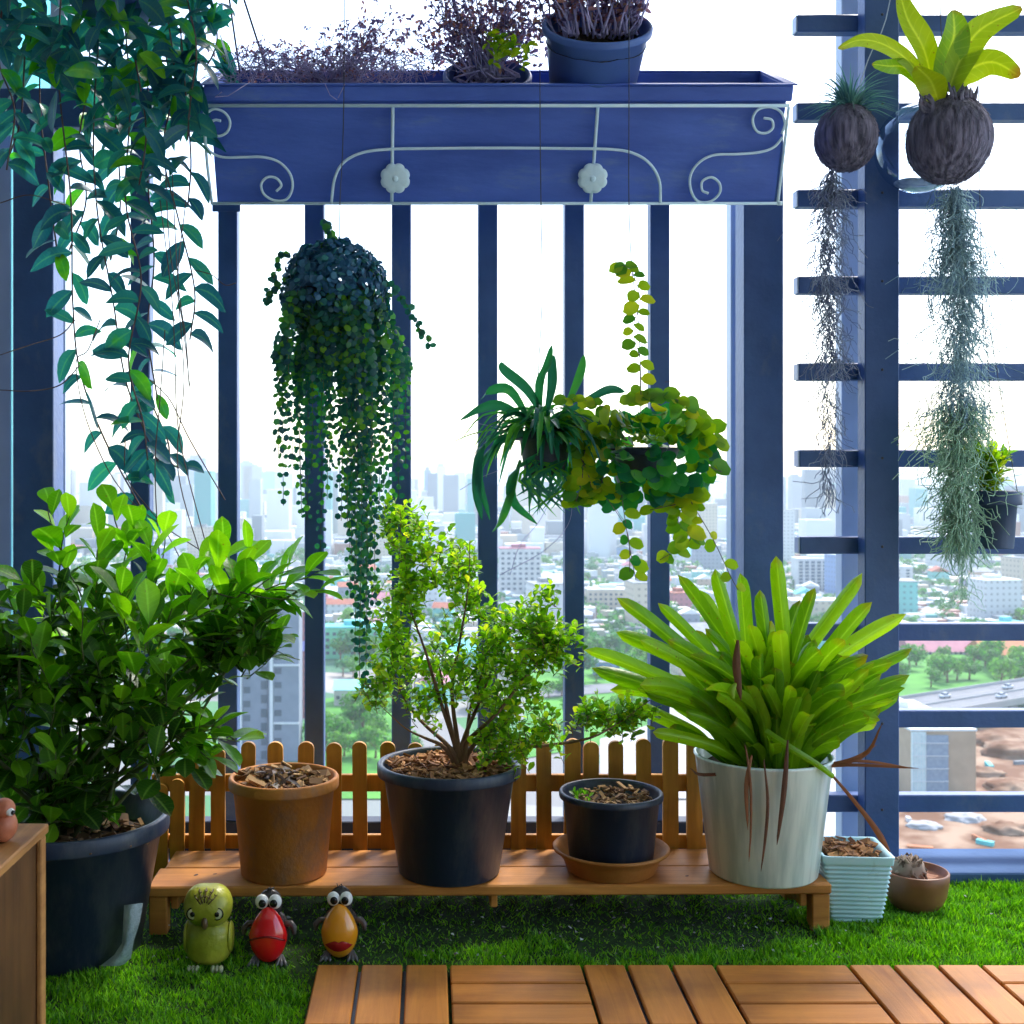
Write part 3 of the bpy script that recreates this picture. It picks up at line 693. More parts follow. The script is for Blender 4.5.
# ---- terracotta pot on the bench
c = Vector((*PG(284, 872, .122).xy, .1225))
t = thing('terracotta_pot', 'orange terracotta pot of dry plant scraps on the bench, left of the big black one', 'pot', c)
q = MB(); pot_shape(q, c, .108, .139, .246, rim=.009, rimh=.03, soil=.03); q.build('pot', M['terra'], t)
q = soil_disc(c+Vector((0, 0, .205)), .122, .015); q.build('soil', M['soil'], t)
q = MB(); chips(q, c+Vector((0, 0, .22)), .11, 150, (.012, .05), .03); q.build('dry_scraps', M['debris'], t)
q = MB()
for k in range(26):
    a = U(0, 6.28); rr = U(0, .08); q.leaf(c+Vector((rr*math.cos(a), rr*math.sin(a), .225+U(0, .02))), Vector((U(-1, 1), U(-1, 1), U(-.1, .6))), Vector((0, 0, 1)), U(.04, .08), U(.012, .025), 'oval', droop=.4, fold=.3)
q.build('dead_leaves', leafmat('grey_dead_leaf', [(0, (.05, .04, .04)), (.6, (.16, .12, .1)), (.85, (.35, .3, .26)), (1, (.6, .4, .04))], .2, .7, (1, 1, 1)), t)

# ---- large black pot in the middle, small-leaved shrub
c = Vector((*PG(449, 871, .122).xy, .1225))
t = thing('potted_shrub', 'airy small-leaved shrub in the large black pot in the middle of the bench', 'potted plant', c)
q = MB(); pot_shape(q, c, .128, .183, .278, rim=.012, rimh=.03, soil=.03); q.build('pot', M['blackpot'], t)
q = soil_disc(c+Vector((0, 0, .238)), .162, .012); q.build('soil', M['soil'], t)
q = MB(); chips(q, c+Vector((0, 0, .25)), .158, 900, (.01, .032), .024); q.build('wood_chips', M['mulch'], t)
LQ, SQ = MB(), MB(); Yc = c.y; root = c+Vector((.03, 0, .245))
br = [((398, 510), [(455, 745), (440, 700), (425, 650), (405, 590), (400, 520)]), ((450, 540), [(458, 745), (452, 690), (460, 640), (468, 590), (470, 540)]),
      ((500, 640), [(462, 745), (480, 700), (495, 660), (505, 625)]), ((560, 630), [(465, 745), (500, 710), (535, 665), (575, 640)]), ((385, 600), [(450, 748), (420, 720), (400, 690), (385, 640)]),
      ((530, 745), [(470, 750), (490, 730), (510, 720), (530, 728)]), ((660, 700), [(505, 750), (550, 745), (590, 738), (620, 722), (650, 700)]), ((395, 700), [(445, 748), (425, 738), (405, 728), (380, 705)]),
      ((420, 680), [(455, 746), (445, 700), (440, 670), (430, 640)]), ((510, 690), [(466, 748), (470, 710), (480, 680), (490, 640)])]
for _, pth in br:
    pts = [root.copy()]
    for i, (x, y) in enumerate(pth): pts.append(P(x, y, Yc + (U(-.08, .08) if i else 0)))
    pts = bez(pts, 4); n = len(pts); SQ.tube(pts, [max(.0012, .0085*(1-i/n)**1.1) for i in range(n)], 6)
ce = [(E(400, 525, Yc, 34, 36, .1), 32), (E(435, 560, Yc, 48, 36, .11), 44), (E(398, 600, Yc, 30, 46, .1), 36), (E(468, 585, Yc, 22, 34, .08), 16), (E(395, 665, Yc, 30, 38, .1), 30),
      (E(515, 630, Yc, 50, 40, .12), 72), (E(500, 680, Yc, 50, 42, .12), 58), (E(445, 650, Yc, 34, 40, .09), 26), (E(500, 738, Yc-.05, 34, 34, .07), 34), (E(558, 640, Yc, 30, 24, .08), 26),
      (E(615, 712, Yc, 46, 22, .06), 34), (E(540, 725, Yc-.03, 28, 22, .06), 16), (E(370, 690, Yc, 16, 24, .06), 8), (E(425, 700, Yc, 26, 30, .08), 12), (E(545, 590, Yc, 18, 12, .05), 8)]
for e, n in ce:
    for k in range(int(n*1.45)):
        p, v = in_ell(e); d = Vector((v.x, v.y, v.z))*.6 + Vector((0, 0, .6)) + rvec()*.7
        spray(LQ, SQ, p, d, rnd.choice((7, 8, 9, 10)), U(.02, .032), U(.015, .023), 'obov', tw=.0008, seglen=U(.05, .075), spread=1.1)
SQ.build('stem', M['bark'], t); LQ.build('foliage', M['L_small'], t)

# ---- small black pot on a saucer
c = Vector((*PG(611, 870, .122).xy, .1225))
q = MB(); q.lathe([(0, 0), (.108, 0), (.112, .003), (.122, .03), (.14, .052), (.147, .054), (.148, .06), (.143, .062), (.132, .054), (.11, .014), (0, .012)], c, 72)
q.solo('pot_saucer', M['saucer'], 'round brown clay saucer on the bench under the small black pot', 'saucer', org=c)
c2 = c + Vector((0, 0, .0125))
t = thing('plant_pot', 'small black pot of bare soil standing in a brown saucer on the bench', 'pot', c2)
q = MB(); pot_shape(q, c2, .104, .132, .19, rim=.008, rimh=.018, soil=.03); q.build('pot', M['blackpot'], t)
q = soil_disc(c2+Vector((0, 0, .152)), .118, .015); q.build('soil', M['soil'], t)
q = MB(); chips(q, c2+Vector((0, 0, .163)), .1, 140, (.008, .03), .02); q.build('dry_scraps', M['debris'], t)
q = MB(); S_ = MB()
for k in range(5): spray(q, S_, c2+Vector((-.08+U(-.02, .02), -.01+U(-.03, .03), .185)), Vector((U(-.4, .4), U(-.3, .3), 1)), 4, .022, .016, 'obov', seglen=.03)
q.build('seedling', M['L_young'], t)

# ---- white pot with the strap-leaved rosette plant
c = Vector((*PG(763, 872, .122).xy, .1225))
t = thing('potted_bromeliad', 'bright green strap-leaved rosette plant in a glazed white pot on the bench end', 'potted plant', c)
mm, N, Lk, bb = nmat('mint_glaze')
tc = N.new('ShaderNodeTexCoord'); mp = N.new('ShaderNodeMapping'); mp.inputs['Scale'].default_value = (26, 26, 1.2); Lk.new(tc.outputs['Object'], mp.inputs[0])
nz = N.new('ShaderNodeTexNoise'); nz.inputs['Scale'].default_value = 1.3; nz.inputs['Detail'].default_value = 5; Lk.new(mp.outputs[0], nz.inputs[0])
cr = N.new('ShaderNodeValToRGB'); cr.color_ramp.elements[0].position = .36; cr.color_ramp.elements[0].color = (.58, .7, .68, 1); cr.color_ramp.elements[1].position = .58; cr.color_ramp.elements[1].color = (.86, .95, .91, 1)
Lk.new(nz.outputs[0], cr.inputs[0]); Lk.new(cr.outputs[0], bb.inputs['Base Color']); bb.inputs['Roughness'].default_value = .22
q = MB(); q.lathe([(0, 0), (.128, 0), (.134, .006), (.169, .292), (.173, .296), (.173, .3), (.168, .302), (.162, .298), (.158, .25)], c, 72); q.build('pot', mm, t)
q = soil_disc(c+Vector((0, 0, .262)), .157, .01); q.build('soil', M['soil'], t)
rt_ = c + Vector((.02, 0, .27)); Yb = c.y
def wstrap(W, tip=.84):
    def f(s):
        w = W * (.55 + .45*min(1, s/.45))
        if s > tip: w *= math.sqrt(max(0, 1 - ((s-tip)/(1-tip))**2)) * .97 + .03
        return w
    return f
LQ = MB()
def strapleaf(bx, tipp, W, bend=.0, y0=0):
    base = rt_ + Vector((bx, y0, 0)); tipv = tipp
    mid = base.lerp(tipv, .5) + Vector((0, 0, bend)) - Vector(((tipv.x-base.x)*.12, 0, 0))
    d = tipv - base; vd = Vector((base.x, base.y, base.z)) - Vector((0, 0, CZ))
    side = d.cross(vd.normalized() + rvec()*.45)
    LQ.strap([base, base.lerp(mid, .5) + Vector((0, 0, bend*.3)), mid, mid.lerp(tipv, .55)+Vector((0, 0, bend*.3)), tipv], wstrap(W), side, fold=U(.25, .45), n=5)
tips = [(584, 650, -.1, .01), (592, 668, .05, .0), (617, 598, -.05, .01), (616, 632, .08, .02), (658, 603, -.02, 0), (678, 575, .1, 0), (715, 569, -.1, 0), (740, 573, .05, 0), (776, 556, -.12, 0), (760, 590, .0, 0),
        (815, 588, -.12, 0), (862, 573, .05, 0), (872, 602, -.05, 0), (906, 614, .1, .01), (912, 648, -.02, .01), (905, 688, -.1, .0), (893, 664, .05, .01), (700, 590, .12, 0), (640, 640, -.12, .01), (845, 640, -.15, .02), (800, 600, .12, 0), (868, 655, -.2, .02),
        (640, 685, -.12, .03), (668, 640, -.14, .02), (690, 655, -.2, .02), (735, 640, -.2, .01), (780, 630, -.2, .01), (820, 650, -.2, .02), (760, 655, -.22, .01), (845, 690, -.22, .03), (880, 720, -.15, .03), (705, 690, -.25, .03), (610, 690, .08, .03), (868, 700, .1, .03)]
for (x, y, dy, bd) in tips: strapleaf(U(-.05, .05), P(x, y, Yb+dy), U(.031, .042), bd + .02, U(-.04, .04))
for k in range(100):
    a = R(U(-60, 60)); az = U(0, 6.28); ln = U(.2, .38)
    h = math.sin(abs(a))*ln
    tipp = rt_ + Vector((math.cos(az)*h*1.15, math.sin(az)*h*.8 - .02, math.cos(a)*ln*.95 + .03))
    strapleaf(U(-.06, .06), tipp, U(.026, .038), U(.01, .05), U(-.06, .06))
for k in range(85):       # short outer leaves round the rim
    a = R(U(35, 82)); az = U(0, 6.28); ln = U(.13, .3); h = math.sin(a)*ln
    strapleaf(math.cos(az)*U(.04, .11), rt_ + Vector((math.cos(az)*h*1.25, math.sin(az)*h*.8-.02, math.cos(a)*ln*1.1+.05)), U(.026, .038), U(0, .03), math.sin(az)*U(.03, .1))
LQ.build('foliage', M['L_brom'], t)
q = MB()
def narrow(W): return lambda s: W*(.35+.9*math.sin(math.pi*min(1, s*.97+.02))**1.0) if s < .97 else W*.1
for pth, W in (([(745, 745), (748, 760), (751, 790), (751, 830), (749, 862)], .006), ([(764, 760), (768, 800), (766, 835), (761, 872)], .007), ([(788, 740), (786, 775), (783, 805), (777, 845)], .012), ([(752, 755), (747, 785), (748, 830)], .01)):
    q.strap([P(x, y, Yb-.19-.002*i) for i, (x, y) in enumerate(pth)], narrow(W), Vector((1, .2, 0)), .2, 5)
q.strap([P(832, 775, Yb-.12), P(855, 802, Yb-.13), P(875, 828, Yb-.15), P(890, 852, Yb-.16)], lambda s: .006 + .012*s if s < .85 else .014*(1.05-s)/.2, Vector((.5, 0, .6)), .2, 5)
for k in range(5):
    s_ = rnd.choice((-1, -1, 1)); q.strap([rt_+Vector((.05*s_, -.05, 0)), rt_+Vector((s_*U(.12, .2), -.1, U(0, .06))), rt_+Vector((s_*U(.22, .34), -.1+U(-.05, .05), U(-.03, .16)))], narrow(U(.004, .009)), Vector((0, .3, 1)), .2, 5)
q.strap([P(738, 640, Yb-.2), P(737, 668, Yb-.2), P(741, 700, Yb-.19)], narrow(.016), Vector((1, 0, 0)), .2, 5)
q.build('dead_leaves', M['L_dead'], t)
q = MB(); q.strap([P(765, 732, Yb-.14), P(790, 748, Yb-.17), P(818, 765, Yb-.16), P(834, 777, Yb-.13)], lambda s: .02*(1-.4*s), Vector((.3, 0, 1)), .2, 6)
q.build('green_blade', M['L_brom'], t); q = MB(); q.strap([P(736, 683, Yb-.2), P(732, 690, Yb-.21), P(734, 700, Yb-.21)], narrow(.014), Vector((1, 0, 0)), .3, 5)
q.build('pale_leaf', M['L_lime'], t)

# ---- square teal pot
c = Vector((1.078, 3.085, .003))
t = thing('square_pot', 'square ribbed pale teal pot of wood chips on the grass beside the bench', 'pot', c)
q = MB(); rows = []
hh = .172; nr = 15
RZ = Matrix.Rotation(R(-4), 4, 'Z')
for i in range(nr*4+1):
    tt = i/(nr*4); w = .062 + .024*tt**.8
    w += .0022*(math.sin(2*math.pi*(i/4)) if tt < .88 else 1.6)
    rr = .01; ring = []
    for (sx, sy, a0) in ((1, 1, 0), (-1, 1, 90), (-1, -1, 180), (1, -1, 270)):
        for k in range(4):
            g = R(a0 + 30*k); ring.append(RZ @ Vector((sx*(w-rr)+rr*math.cos(g), sy*(w-rr)+rr*math.sin(g), hh*tt)))
    rows.append(ring)
for sc2, z in ((.9, hh-.001), (.88, hh-.03)):
    rows.append([Vector((v.x*sc2, v.y*sc2, z)) for v in rows[nr*4]])
n = 16; vs = [v + c for r_ in rows for v in r_]
fs = [(i*n+k, i*n+(k+1) % n, (i+1)*n+(k+1) % n, (i+1)*n+k) for i in range(len(rows)-1) for k in range(n)] + [tuple(range(n))[::-1]]
q.add(vs, fs); q.build('pot', M['teal'], t)
q = MB(); q.box((c.x-.068, c.y-.068, c.z+.13), (c.x+.068, c.y+.068, c.z+.146)); q.build('soil', M['soil'], t)
q = MB(); chips(q, c+Vector((-.0, 0, .152)), .072, 170, (.012, .035), .022); q.build('wood_chips', M['mulch'], t)

# ---- brown bowl with a dried root ball
c = Vector((1.262, 3.12, .003))
t = thing('clay_bowl', 'small round brown clay bowl with a dried root ball on the grass', 'pot', c)
q = MB(); q.lathe([(0, 0), (.045, 0), (.062, .012), (.076, .04), (.082, .075), (.083, .098), (.08, .102), (.077, .1), (.074, .085)], c, 56); q.build('pot', M['bowl'], t)
q = soil_disc(c+Vector((0, 0, .082)), .075, .006); q.build('soil', mat('pink_grit', (.3, .13, .07), (.5, .26, .16), 90, .9), t)
q = MB(); q.ell(c+Vector((-.022, -.01, .106)), (.042, .036, .03), 24, 14, f=lambda v: v*(1+.16*noise.noise(v*4)))
for k in range(60):
    a = U(0, 6.28); r0 = U(.025, .045); q.tube([c+Vector((-.022+r0*math.cos(a), r0*math.sin(a)-.01, .085+U(0, .02))), c+Vector((-.022+U(-.03, .03), U(-.03, .02)-.01, .133+U(-.006, .01))), c+Vector((-.022-r0*math.cos(a), -.01-r0*math.sin(a)*.7, .088))], U(.002, .005), 5)
q.build('root_ball', mat('dry_root', (.1, .06, .04), (.45, .34, .26), 1, .9, lo=0, hi=1, island=True), t)
# ------------------------------------------------------------ three glazed figures on the grass
# owl
c = PG(205, 972, .003); c.y += .045
t = thing('owl_figure', 'olive green ceramic owl standing on the grass left of the red-beaked bird', 'figurine', c)
def S(x, y, z): return c + Vector((x, y, z))
owlm = mat('olive_glaze', (.22, .25, .015), (.45, .44, .04), 14, .35, .3, 50)
q = MB(); q.ell(S(0, 0, .056), (.054, .047, .053), 32, 24, f=lambda v: Vector((v.x*(1+.35*abs(v.z)**2.5)*1.0, v.y*(1+.35*abs(v.z)**2.5), math.copysign(abs(v.z)**.8, v.z)))); q.build('body', owlm, t)
q = MB(); q.ell(S(0, -.004, .138), (.056, .05, .05), 32, 20, f=lambda v: Vector((math.copysign(abs(v.x)**.8, v.x), v.y, v.z*(1.0 if v.z < .3 else 1.0-.06*(1-abs(v.x)*2) if abs(v.x) < .5 else 1))))
hm, N, Lk, bb = nmat('owl_head_glaze')
tc = N.new('ShaderNodeTexCoord'); vo = N.new('ShaderNodeTexVoronoi'); vo.inputs['Scale'].default_value = 85; Lk.new(tc.outputs['Object'], vo.inputs[0])
cr = N.new('ShaderNodeValToRGB'); cr.color_ramp.elements[0].position = .1; cr.color_ramp.elements[0].color = (.42, .38, .06, 1); cr.color_ramp.elements[1].position = .45; cr.color_ramp.elements[1].color = (.15, .12, .02, 1)
Lk.new(vo.outputs[0], cr.inputs[0]); Lk.new(cr.outputs[0], bb.inputs['Base Color']); bb.inputs['Roughness'].default_value = .35
hd = q.build('head', [owlm], t)
q = MB()
for k in range(5):                     # painted feather fan on the brow
    a = R(-44 + 22*k); pts = []
    for s in (0, .25, .5, .75, 1):
        rr = .012 + .03*s; x = math.sin(a)*rr; z = .148 + math.cos(a)*rr*.85; y = -.004 - .0505*math.sqrt(max(0, 1-(x/.056)**2-((z-.138)/.05)**2))
        pts.append(S(x, y, z))
    q.tube(pts, .0016, 5)
    for s in (.4, .75):
        rr = .012+.03*s; 
        for d in (-1, 1):
            x = math.sin(a)*rr; z = .148+math.cos(a)*rr*.85; x2 = x+d*.004; z2 = z+.004
            f = lambda x, z: -.005-.0505*math.sqrt(max(0, 1-(x/.056)**2-((z-.138)/.05)**2))
            q.tube([S(x, f(x, z), z), S(x2, f(x2, z2), z2)], .0012, 4)
q.build('feather_marks', mat('brown_glaze', (.1, .06, .01), rough=.4), t)
for s in (-1, 1):
    q = MB(); q.ell(S(s*.027, -.044, .132), (.0135, .006, .0135), 20, 10); e = q.build('eye', mat('cream_glaze', (.6, .6, .35), rough=.25), t)
    q = MB(); q.tube([S(s*.0275+.0135*math.cos(g), -.0465, .132+.0135*math.sin(g)) for g in [2*math.pi*k/20 for k in range(21)]], .0014, 5); sub(q, 'eye_ring', M['black'], e, t)
    q = MB(); q.ell(S(s*.0275, -.0495, .132), (.006, .003, .006), 14, 8); sub(q, 'pupil', M['black'], e, t)
    q = MB(); q.ell(S(s*.05, .004, .062), (.008, .03, .036), 16, 10); q.build('wing', owlm, t)
    q = MB()
    for k in (-1, 0, 1): q.ell(S(s*.027+k*.009, -.046, .007), (.0055, .012, .008), 10, 8)
    q.build('foot', mat('pale_claw', (.4, .42, .25), rough=.4), t)
q = MB(); q.ell(S(0, -.052, .112), (.008, .008, .014), 12, 8); q.build('beak', mat('beak_brown', (.12, .07, .03), rough=.35), t)

def bird(c, label, bodyc, smile, sc_=1.0):
    t = thing('bird_figure', label, 'figurine', c)
    def S(x, y, z): return c + Vector((x*sc_, y*sc_, z*sc_))
    dk = mat('dark_glaze', (.02, .018, .02), (.06, .05, .05), 20, .25)
    q = MB(); q.ell(S(0, .01, .055), (.044*sc_, .036*sc_, .054*sc_), 24, 16); q.ell(S(0, .006, .12), (.028*sc_, .022*sc_, .034*sc_), 20, 12); q.build('body', dk, t)
    q = MB(); q.ell(S(0, -.026, .064), (.042*sc_, .03*sc_, .06*sc_), 32, 22, f=lambda v: Vector((v.x*(1-.28*max(0, v.z)), v.y*(1-.2*v.z), v.z)))
    bk = q.build('beak', mat('beak_glaze_' + ('orange' if smile else 'red'), bodyc, rough=.12, coat=.8), t)
    q = MB()
    if smile:
        n = 24; top = []; bot = []
        for k in range(n+1):
            s = -1+2*k/n; x = .031*s; zt = .04+.013*(1-s*s)-.004*math.exp(-(s*6)**2); zb = .04-.013*(1-s*s)
            for lst, z in ((top, zt), (bot, zb)):
                f = 1-.28*max(0, (z-.064)/.06); y = -.026-.0312*math.sqrt(max(0, 1-(x/(.042*f))**2-((z-.064)/.06)**2))*(1-.2*(z-.064)/.06)
                lst.append(S(x, y-.0006, z))
        mid = []
        for k in range(n+1):
            m_ = (top[k]+bot[k])/2; m_.y = min(top[k].y, bot[k].y)-.003*sc_*(1-((2*k/n)-1)**2)-.0006; mid.append(m_)
        q.add(top+mid+bot, [(k, n+1+k, n+2+k, k+1) for k in range(n)] + [(n+1+k, 2*n+2+k, 2*n+3+k, n+2+k) for k in range(n)])
        sub(q, 'mouth', mat('mouth_red', (.4, .015, .015), rough=.2), bk, t)
    else:
        q.tube([S(.039*s, -.026-.031*math.sqrt(max(0, 1-(s*.95)**2*.93)), .056+.014*(1-s*s)) for s in [-.97+1.94*k/16 for k in range(17)]], .0022*sc_, 6)
        sub(q, 'mouth_line', mat('deep_red_glaze', (.25, .006, .01), rough=.2), bk, t)
    for s in (-1, 1):
        q = MB(); q.ell(S(s*.0145, -.02, .134), (.0148*sc_, .012*sc_, .016*sc_), 20, 12); e = q.build('eye', M['white'], t)
        q = MB(); q.ell(S(s*.0125, -.0305, .133), (.0085*sc_, .004*sc_, .009*sc_), 14, 8); sub(q, 'pupil', M['black'], e, t)
        q = MB(); q.tube([S(s*.036, .0, .078), S(s*.048, -.004, .08), S(s*.055, -.008, .072), S(s*.056, -.01, .058)], [.008*sc_, .007*sc_, .007*sc_, .004*sc_], 8)
        q.build('wing', mat('wing_glaze', (.07, .05, .05), (.2, .17, .16), 25, .3), t)
        q = MB()
        for k in (-1, 0, 1): q.tube([S(s*.028, -.018, .014), S(s*.03+k*.008, -.036, .005), S(s*.031+k*.011, -.046, .003)], [.005*sc_, .0045*sc_, .002*sc_], 7)
        q.build('foot', mat('grey_claw', (.16, .16, .17), rough=.3), t)
    q = MB()
    for k in range(5): q.tube([S(0, .004, .15), S(U(-.006, .006), U(-.006, .006), .155), S(U(-.01, .01), U(-.01, .01), .158)], .0012*sc_, 4)
    q.build('crest', dk, t)
p = PG(268, 964, .003); p.y += .03; bird(p, 'black bird figure with a big glossy red beak, between the owl and the yellow bird', (.78, .008, .012), False, 1.05)
p = PG(339, 962, .003); p.y += .045; bird(p, 'black bird figure with a yellow orange beak and red smile beside the deck tiles', (.85, .32, .015), True, 1.03)

# small ornament on the side table, cut by the frame
c = Vector((-.733, 2.06, .5003)); t = thing('clay_ornament', 'small orange red clay animal figure on the side table at the left edge', 'figurine', c)
om = mat('orange_clay', (.42, .1, .04), (.6, .2, .1), 30, .5)
q = MB(); q.ell(c+Vector((0, 0, .028)), (.024, .026, .028), 20, 12); q.build('body', om, t)
q = MB(); q.ell(c+Vector((.002, -.004, .058)), (.02, .02, .018), 20, 12); q.build('head', om, t)
q = MB(); q.ell(c+Vector((.017, -.014, .055)), (.008, .008, .007), 14, 8); e = q.build('eye', M['white'], t)
q = MB(); q.ell(c+Vector((.0225, -.017, .055)), (.0045, .0045, .004), 12, 8); sub(q, 'pupil', M['black'], e, t)

# ------------------------------------------------------------ hanging plants
YH = 2.95
def hang_wire(q, pts, r=.0013): q.tube(bez(pts, 5), r, 5)
# A: button-leaf curtain
c = P(335, 300, YH)
t = thing('hanging_basket', 'round hanging ball of tiny button leaves trailing a long curtain of strands', 'hanging plant', c)
q = MB(); hang_wire(q, [P(340, 255, YH), P(340, 203, YH), P(344, 90, YH), Vector((P(344, 90, YH).x, YH, 2.9))])
q.build('wire', M['wire'], t)
q = MB(); pot_shape(q, c+Vector((0, 0, -.085)), .06, .085, .12, seg=32, soil=.01); q.build('pot', M['blackpot'], t)
q = MB(); SQ = MB()
def dleaf(p, nm, r, mi=0): q.disc(p, nm, r*U(.8, 1.15), mi, 6, U(.75, 1))
for k in range(2700):
    v = rvec(); 
    if v.z < -.7 and rnd.random() < .6: continue
    r = .135*(U(.55, 1.0)**.45)*(1+.09*noise.noise(v*3)); p = c+Vector((v.x*r, v.y*r, v.z*r*.98+.015))
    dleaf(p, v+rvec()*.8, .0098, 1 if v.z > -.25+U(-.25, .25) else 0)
prof = [(283, 455), (287, 505), (293, 470), (300, 490), (305, 440), (308, 520), (314, 470), (318, 560), (325, 500), (332, 470), (338, 490), (343, 520), (348, 600), (353, 560), (357, 640), (361, 675), (363, 600), (366, 685), (370, 560), (374, 610), (379, 520), (384, 490), (388, 540), (392, 460), (398, 500), (405, 470), (322, 450), (335, 430), (355, 590), (359, 655), (364, 640), (350, 530), (372, 500), (296, 430), (315, 400), (302, 515), (291, 420)]
for (px, py) in prof + [(x+U(-5, 5), y*U(.8, .95)) for x, y in prof if x < 375][::4]:
    x1 = P(px, py, YH).x; z1 = P(px, py, YH).z; dy = U(-.1, .1)
    x0 = c.x+max(-.12, min(.115, (x1-c.x)*.75)); top = c.z + math.sqrt(max(.0004, .0175-(x0-c.x)**2))*.1
    pts = [Vector((x0, YH+dy, top)), Vector((x1, YH+dy*1.1, top-.14)), Vector((x1+U(-.006, .006), YH+dy, (top+z1)/2)), Vector((x1, YH+dy, z1))]
    path = bez(pts, 14); SQ.tube(path[::3], .0009, 3)
    dens = 0; L_ = sum((path[i+1]-path[i]).length for i in range(len(path)-1)); n = int(L_/.0135)
    for i in range(n):
        s = (i+.5)/n*(len(path)-1); j = int(s); p = path[j].lerp(path[min(j+1, len(path)-1)], s-j)
        g = 1.57*i + U(-.5, .5); o_ = Vector((math.cos(g), math.sin(g), -.1))
        for sg in (-1, 1): dleaf(p+o_*sg*.0085, o_*.4*sg+Vector((U(-.5, .5), -.8, U(-.2, .8))), .0105*(1-.25*i/n))
for pth in ([(372, 275), (395, 290), (410, 310), (420, 330), (430, 345)], [(320, 255), (330, 235), (326, 225), (332, 240)], [(300, 260), (280, 258), (275, 275), (266, 300)], [(290, 275), (276, 290), (268, 300)]):
    path = bez([P(x, y, YH-.05) for x, y in pth], 6); SQ.tube(path, .0012, 4)
    for p in path[::2]:
        for _ in range(2): dleaf(p+rvec()*.008, Vector((U(-.5, .5), -1, U(-.3, .5))), .0095)
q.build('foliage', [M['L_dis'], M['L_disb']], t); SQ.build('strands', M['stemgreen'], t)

# B: strap grass pot
c = P(545, 452, YH)
t = thing('hanging_basket', 'hanging black pot of spiky dark green strap leaves left of the round-leaved vine', 'hanging plant', c)
q = MB(); hang_wire(q, [P(545, 430, YH), P(538, 390, YH), P(542, 300, YH), P(541, 203, YH), P(540, 90, YH), Vector((P(540, 90, YH).x, YH, 2.9))]); q.build('wire', M['wire'], t)
q = MB(); pot_shape(q, c+Vector((0, 0, -.06)), .05, .075, .11, seg=36, soil=.012); q.build('pot', M['blackpot'], t)
q = soil_disc(c+Vector((0, 0, .03)), .06, .008); q.build('soil', M['soil'], t)
q = MB()
for k in range(175):
    az = U(0, 6.283); el = U(.1, 1.45); ln = U(.09, .19); o_ = Vector((math.cos(az), math.sin(az), 0)); b0 = c+o_*U(0, .05)+Vector((0, 0, .03))
    m1 = b0+o_*ln*.35*math.cos(el)+Vector((0, 0, ln*.4*math.sin(el))); m2 = m1+o_*ln*.4*math.cos(el*.6)+Vector((0, 0, ln*.15*math.sin(el)-.02)); e = m2+o_*ln*.3+Vector((0, 0, -ln*U(.1, .6)*(1.3-el*.6)))
    q.strap([b0, m1, m2, e], narrow(U(.009, .015)), o_.cross(Vector((0, 0, 1)))+rvec()*.3, .2, 3)
for pth in ([(530, 420), (500, 405), (480, 408), (460, 420)], [(540, 430), (500, 440), (478, 470), (490, 520)], [(500, 430), (480, 450), (476, 490), (482, 520)], [(545, 450), (515, 470), (512, 500), (537, 524)], [(520, 460), (508, 500), (500, 520), (492, 532)], [(555, 420), (590, 400), (610, 390), (625, 392)],
            [(560, 420), (575, 390), (582, 370), (584, 355)], [(540, 420), (540, 385), (548, 365), (552, 345)], [(545, 420), (528, 390), (505, 370), (501, 362)], [(545, 420), (552, 390), (553, 370), (554, 355)], [(550, 430), (590, 430), (600, 450), (605, 475)], [(530, 420), (510, 390), (490, 390), (480, 400)]):
    q.strap([P(x, y, YH-.05) for x, y in pth], narrow(.021), Vector((.6, -.3, .7)), .15, 4)
for k in range(30):
    q.strap([c+Vector((U(-.05, .05), -.05, -.02)), c+Vector((U(-.07, .07), -.08, -.07)), c+Vector((U(-.08, .08), -.07, U(-.16, -.1)))], narrow(.006), Vector((1, 0, 0)), .1, 3)
q.build('foliage', M['L_spider'], t)
q = MB()
for pth in ([(400, 415), (430, 416), (470, 422), (500, 428)], [(570, 480), (570, 520), (545, 550), (500, 575)], [(560, 480), (540, 520), (520, 545), (510, 575)], [(460, 490), (480, 478), (500, 470)]):
    q.tube(bez([P(x, y, YH-.03) for x, y in pth], 6), .0009, 4)
q.build('runner', M['twig'], t)

# C: round-leaved vine ball
c = P(642, 462, YH)
t = thing('hanging_basket', 'hanging ball of round yellow green leaves with one vine climbing its wire', 'hanging plant', c)
q = MB(); hang_wire(q, [P(641, 440, YH), P(639, 330, YH), P(632, 270, YH), P(629, 203, YH), P(629, 90, YH), Vector((P(629, 90, YH).x, YH, 2.9))]); q.build('wire', M['wire'], t)
q = MB(); pot_shape(q, c+Vector((0, 0, -.055)), .06, .095, .09, seg=36, soil=.012); q.build('pot', M['blackpot'], t)
q, S_, I_ = MB(), MB(), MB()
def rleaf(p, d, r, mb=None): (mb or q).leaf(p, d, Vector((U(-.4, .4), -1, U(.2, .9))), r*2.1*U(.8, 1.15), r*2*U(.8, 1.05), 'round', droop=.2, fold=.08, n=5)
for k in range(300):
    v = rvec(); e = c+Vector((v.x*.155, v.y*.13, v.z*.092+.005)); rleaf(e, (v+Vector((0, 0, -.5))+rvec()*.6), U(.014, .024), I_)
for k in range(170):
    az = U(0, 6.28); e = c+Vector((math.cos(az)*U(.08, .17), math.sin(az)*.13, U(.03, .11)+.02*math.sin(az*3))); rleaf(e, Vector((math.cos(az), math.sin(az), U(-.1, 1))), U(.015, .022))
